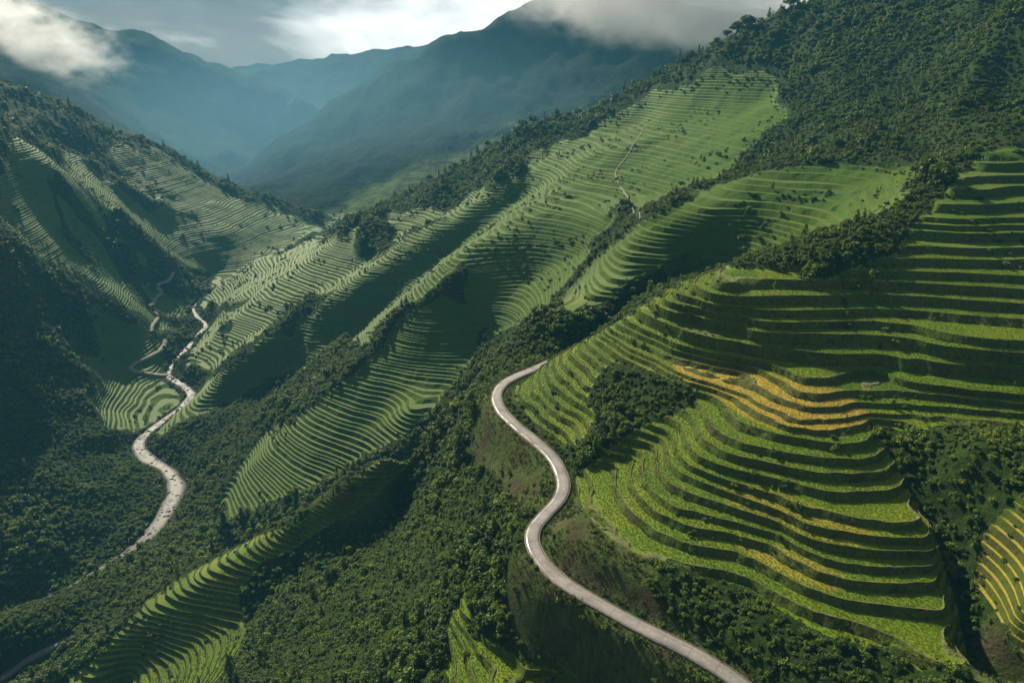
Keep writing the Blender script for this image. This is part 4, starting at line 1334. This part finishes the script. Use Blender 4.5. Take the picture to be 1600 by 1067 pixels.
spread('woods_trunks', wx_[up], wy_[up], wz_[up], ws_[up], wr[up], wk[up] - 3, stems, kind='stuff')

# tufts of long grass on the mown banks, along the road and on the wild ground between bushes
rngt = np.random.default_rng(12)
tufts = []
for i in range(3):
    n = 16
    a, l = rngt.random(n) * 6.283, 0.30 + 0.35 * rngt.random(n)
    b0 = np.c_[np.cos(a) * 0.12, np.sin(a) * 0.12, np.zeros(n) - 0.08]
    tip = np.c_[np.cos(a) * l * 0.85, np.sin(a) * l * 0.85, l * 0.75]
    sd = np.c_[-np.sin(a), np.cos(a), np.zeros(n)] * 0.085
    Vt = np.stack([b0 - sd, b0 + sd, tip], 1).reshape(-1, 3)
    me = mesh_np('grass_tuft', Vt, np.arange(n * 3).reshape(-1, 3), [MAT_TUFT], None, True)
    tufts.append(me)
x, y = scatter(70, 260, 0.85)
g_, m, dr = look(Ggrid, x, y), look(Mgrid, x, y), look(RoadG, x, y)
near_road = (dr > ROAD_W + 0.45) & (dr < ROAD_W + 2.4)
keep = (dr > ROAD_W + 0.45) & (m < 0.1) & (((g_ > 0.3) & (fbm(x, y, 5, 3, 97) > -0.12)) | near_road) & (rg.random(len(x)) < 0.8)
x, y = x[keep], y[keep]
tz = ground(x, y)
src_t = []
tpx, tpy = to_px(x, y, tz)
for i, me in enumerate(tufts):
    qx, qy = [(836, 872), (905, 934), (1000, 992)][i]
    j = int(np.argmin((tpx - qx) ** 2 + (tpy - qy) ** 2))
    p = np.array([x[j], y[j], tz[j]])
    lab = ['grass tuft at the outer road edge below the bright hairpin', 'grass tuft at the outer road edge halfway down the straight', 'grass tuft at the outer road edge low on the straight'][i]
    o = link('grass_tuft', me, None, label=lab, category='grass tuft')
    o.location = (p[0], p[1], ground(p[:1], p[1:2])[0] + CAM_Z)
    o.scale = (2.2, 2.2, 2.2)
    src_t.append(o)
spread('bank_grass', x, y, tz, 0.7 + 1.0 * rg.random(len(x)) ** 2, rg.random(len(x)) * 6.28, rg.integers(0, 3, len(x)), src_t, kind='stuff')
print('tufts', len(x))

# rice standing on the near treads and rough grass on the lips and banks between them
def clump(seed, n, spreadr, hgt, wid, lean):
    r_ = np.random.default_rng(seed)
    a = r_.random(n) * 6.283
    q = spreadr * np.sqrt(r_.random(n))
    b0 = np.c_[np.cos(a) * q, np.sin(a) * q, np.zeros(n) - 0.03]
    d = r_.random(n) * 6.283
    l = hgt * (0.7 + 0.5 * r_.random(n))
    tip = b0 + np.c_[np.cos(d) * l * lean, np.sin(d) * l * lean, l]
    sd = np.c_[-np.sin(d), np.cos(d), np.zeros(n)] * wid
    return np.stack([b0 - sd, b0 + sd, tip], 1).reshape(-1, 3), np.arange(n * 3).reshape(-1, 3)


def instancer(t, name):
    x = t.n.new('ShaderNodeAttribute')
    x.attribute_type = 'INSTANCER'
    x.attribute_name = name
    return x.outputs['Fac']


t = NT(new_mat('rice_plant'))
gi = t.n.new('ShaderNodeNewGeometry').outputs['Random Per Island']
v = t.math('ADD', t.math('MULTIPLY', gi, 0.20), t.math('ADD', t.math('MULTIPLY', t.cells(0.075, t.scaled(1, 1, 2.2)), 0.42), t.math('MULTIPLY', t.noise(0.06, 4), 0.40)))
col = t.ramp(v, [(0.25, (0.090, 0.180, 0.003)), (0.50, (0.160, 0.265, 0.003)), (0.75, (0.250, 0.320, 0.005))])
pr_ = instancer(t, 'plant_ripe')
pr_ = t.math('MULTIPLY', t.step(t.math('ADD', pr_, t.math('MULTIPLY', t.math('SUBTRACT', t.cells(0.075, t.scaled(1, 1, 2.2)), 0.5), 0.25)), 0.26, 0.40), t.math('MULTIPLY', pr_, 1.12), True)
col = t.mix(pr_, col, t.ramp(v, [(0.25, (0.50, 0.36, 0.04)), (0.5, (0.64, 0.46, 0.065)), (0.75, (0.72, 0.55, 0.11))]))
MAT_RICEP = t.finish(col, 0.5, None, 0.25, t.mix(0.4, col, (0.25, 0.30, 0.02)), 0.35)
x, y = scatter(84, 250, 0.50, 0.7, 40)
m, dr = look(Mgrid, x, y), look(RoadG, x, y)
lv = level_at(x, y)
u = lv - np.floor(lv)
on_tread = (m > 0.8) & (u > 0.13) & (u < TREAD - 0.03) & (dr > ROAD_W + 1.5)
on_edge = (m > 0.6) & ((u <= 0.10) | (u > TREAD)) & (dr > ROAD_W + 1.5) & (rg.random(len(x)) < 0.42) & (fbm(x, y, 6, 3, 98) > -0.15)
xr, yr, xe, ye = x[on_tread], y[on_tread], x[on_edge], y[on_edge]
rp = look(ripe.reshape(ny, nx), xr, yr)
rice_me = [mesh_np('rice_plant', *clump(200 + i, 13, 0.26, 0.36, 0.045, 0.55), [MAT_RICEP], None, True) for i in range(2)]
src_r = []
for i, (qx, qy, lab) in enumerate(((1180, 428, 'rice clump on the flat round terrace at the crown of the hill'), (935, 800, 'rice clump on the lowest terrace tip beside the road'))):
    p = ray_hit(qx, qy, 90, 240)
    o = link('rice_plant', rice_me[i], None, label=lab, category='rice plant')
    o.location = (p[0], p[1], ground(p[:1], p[1:2])[0] + CAM_Z)
    src_r.append(o)
spread('rice', xr, yr, ground(xr, yr), 0.62 + 0.3 * rg.random(len(xr)), rg.random(len(xr)) * 6.28, rg.integers(0, 2, len(xr)), src_r, {'plant_ripe': rp}, kind='stuff')
spread('terrace_grass', xe, ye, ground(xe, ye), 0.55 + 0.7 * rg.random(len(xe)) ** 2, rg.random(len(xe)) * 6.28, rg.integers(0, 3, len(xe)), src_t, kind='stuff')
print('rice', len(xr), 'edge grass', len(xe))

# stones in and beside the river
rngs = np.random.default_rng(5)
import bmesh
st = []
for i in range(3):
    bm = bmesh.new()
    bmesh.ops.create_icosphere(bm, subdivisions=2, radius=1.0)
    for v in bm.verts:
        v.co *= 1 + 0.28 * math.sin(3.1 * v.co.x + i) * math.cos(2.3 * v.co.y + 2 * i) + 0.1 * rngs.normal()
        v.co.z *= 0.6
    me = bpy.data.meshes.new('stone')
    bm.to_mesh(me)
    bm.free()
    me.materials.append(MAT_STONE)
    st.append(me)
src_s = []
for i, (k_, lab) in enumerate(((0.42, 'pale boulder in the river at its widest bend'), (0.50, 'pale boulder in the river above the widest bend'), (0.66, 'pale boulder near the meeting of stream and river'))):
    q_ = river_line[int(len(river_line) * k_)]
    o = link('boulder', st[i], None, label=lab, category='boulder')
    o.location = (q_[0], q_[1], q_[2] + CAM_Z + 0.2)
    o.scale = (1.6, 1.3, 1.4)
    src_s.append(o)
n = 1500
pick = rngs.integers(0, len(river_line), n)
off = rngs.normal(size=n) * 0.75
tn = np.gradient(river_line[:, :2], axis=0)
tn /= np.linalg.norm(tn, axis=1)[:, None]
sx = river_line[pick, 0] + tn[pick, 1] * off * river_line[pick, 3] + rngs.normal(size=n) * 1.5
sy = river_line[pick, 1] - tn[pick, 0] * off * river_line[pick, 3] + rngs.normal(size=n) * 1.5
sz_ = np.maximum(ground(sx, sy), river_line[pick, 2] - 0.2)
spread('river_stones', sx, sy, sz_, 0.35 + 0.9 * rngs.random(n) ** 3, rngs.random(n) * 6.28, rngs.integers(0, 3, n), src_s, kind='stuff')

# ------------------------------------------------------------------ air
zmin, zmax = float(V[:, 2].min()) - 1.0, float(V[:, 2].max()) + 6.0
zmax = max(zmax, CAM_Z + 20)
R0 = float(np.abs(V[:, 0]).max()) + 20
Y0, Y1 = -60.0, float(V[:, 1].max()) + 20
bx = np.array([(x, y, z) for z in (zmin, zmax) for y in (Y0, Y1) for x in (-R0, R0)])
bf = np.array([(0, 2, 3, 1), (4, 5, 7, 6), (0, 1, 5, 4), (2, 6, 7, 3), (0, 4, 6, 2), (1, 3, 7, 5)])
air = new_mat('air')
an, al = air.node_tree.nodes, air.node_tree.links
pv = an.new('ShaderNodeVolumePrincipled')
pv.inputs['Color'].default_value = (0.085, 0.31, 0.50, 1)
pv.inputs['Density'].default_value = HAZE
pv.inputs['Anisotropy'].default_value = 0.1
ao = an.new('ShaderNodeOutputMaterial')
al.new(pv.outputs['Volume'], ao.inputs['Volume'])
link('haze', mesh_np('haze', bx, bf, [air], None, True), kind='stuff')


# mist lying against the peaks
def mist(name, px, py, Y, ext, turn, dens, seed, cover, hue=(0.98, 0.99, 1.0), grain=1.0, soft=0.45):
    bm = bmesh.new()
    bmesh.ops.create_icosphere(bm, subdivisions=3, radius=1.0)
    me = bpy.data.meshes.new(name)
    bm.to_mesh(me)
    bm.free()
    m = new_mat('mist')
    N, L = m.node_tree.nodes, m.node_tree.links
    tc, ln = N.new('ShaderNodeTexCoord'), N.new('ShaderNodeVectorMath')
    ln.operation = 'LENGTH'
    L.new(tc.outputs['Object'], ln.inputs[0])
    fo = N.new('ShaderNodeMapRange')
    fo.interpolation_type = 'SMOOTHSTEP'
    for k_, v_ in (('From Min', 1.0), ('From Max', 0.15), ('To Min', 0.0), ('To Max', 1.0)):
        fo.inputs[k_].default_value = v_
    L.new(ln.outputs['Value'], fo.inputs['Value'])
    geo = N.new('ShaderNodeNewGeometry')
    mp = N.new('ShaderNodeMapping')
    mp.inputs['Location'].default_value = (seed * 1.7, seed, 0)
    mp.inputs['Scale'].default_value = (0.011 * grain, 0.011 * grain, 0.017 * grain)
    L.new(geo.outputs['Position'], mp.inputs['Vector'])
    nz = N.new('ShaderNodeTexNoise')
    nz.inputs['Scale'].default_value = 1.0
    nz.inputs['Detail'].default_value = 5.0
    nz.inputs['Roughness'].default_value = 0.65
    L.new(mp.outputs['Vector'], nz.inputs['Vector'])
    ad = N.new('ShaderNodeMath')
    ad.operation = 'ADD'
    am = N.new('ShaderNodeMath')
    am.operation = 'MULTIPLY'
    am.inputs[1].default_value = 2.6
    L.new(nz.outputs['Fac'], am.inputs[0])
    L.new(am.outputs[0], ad.inputs[0])
    L.new(fo.outputs['Result'], ad.inputs[1])
    rg_ = N.new('ShaderNodeMapRange')
    for k_, v_ in (('From Min', 2.3 - cover), ('From Max', 3.1 - cover), ('To Min', 0.0), ('To Max', dens)):
        rg_.inputs[k_].default_value = v_
    L.new(ad.outputs[0], rg_.inputs['Value'])
    pv = N.new('ShaderNodeVolumePrincipled')
    pv.inputs['Color'].default_value = (*hue, 1)
    pv.inputs['Anisotropy'].default_value = 0.55
    rim = N.new('ShaderNodeMapRange')
    rim.interpolation_type = 'SMOOTHERSTEP'
    for k_, v_ in (('From Min', 0.98), ('From Max', soft), ('To Min', 0.0), ('To Max', 1.0)):
        rim.inputs[k_].default_value = v_
    L.new(ln.outputs['Value'], rim.inputs['Value'])
    mu = N.new('ShaderNodeMath')
    mu.operation = 'MULTIPLY'
    L.new(rg_.outputs['Result'], mu.inputs[0])
    L.new(rim.outputs['Result'], mu.inputs[1])
    L.new(mu.outputs[0], pv.inputs['Density'])
    ou = N.new('ShaderNodeOutputMaterial')
    L.new(pv.outputs['Volume'], ou.inputs['Volume'])
    me.materials.append(m)
    o = link(name, me, kind='stuff')
    x, y, z = at_y(px, py, Y)
    o.location = (x, y, z + CAM_Z)
    o.scale = ext
    o.rotation_euler = turn
    return o


mist('mist', 30, 42, 1340, (330, 150, 120), (0, math.radians(22), 0), 0.020, 1, 0.42, (0.98, 0.99, 1.0), 1.5, 0.2)
mist('mist', 1060, -14, 1500, (520, 170, 165), (0, math.radians(6), 0), 0.018, 4, 0.90)
mist('mist', 500, 225, 1330, (900, 420, 300), (0, 0, 0), 0.00075, 9, 1.5, (0.38, 0.74, 1.0), 0.4, 0.05)
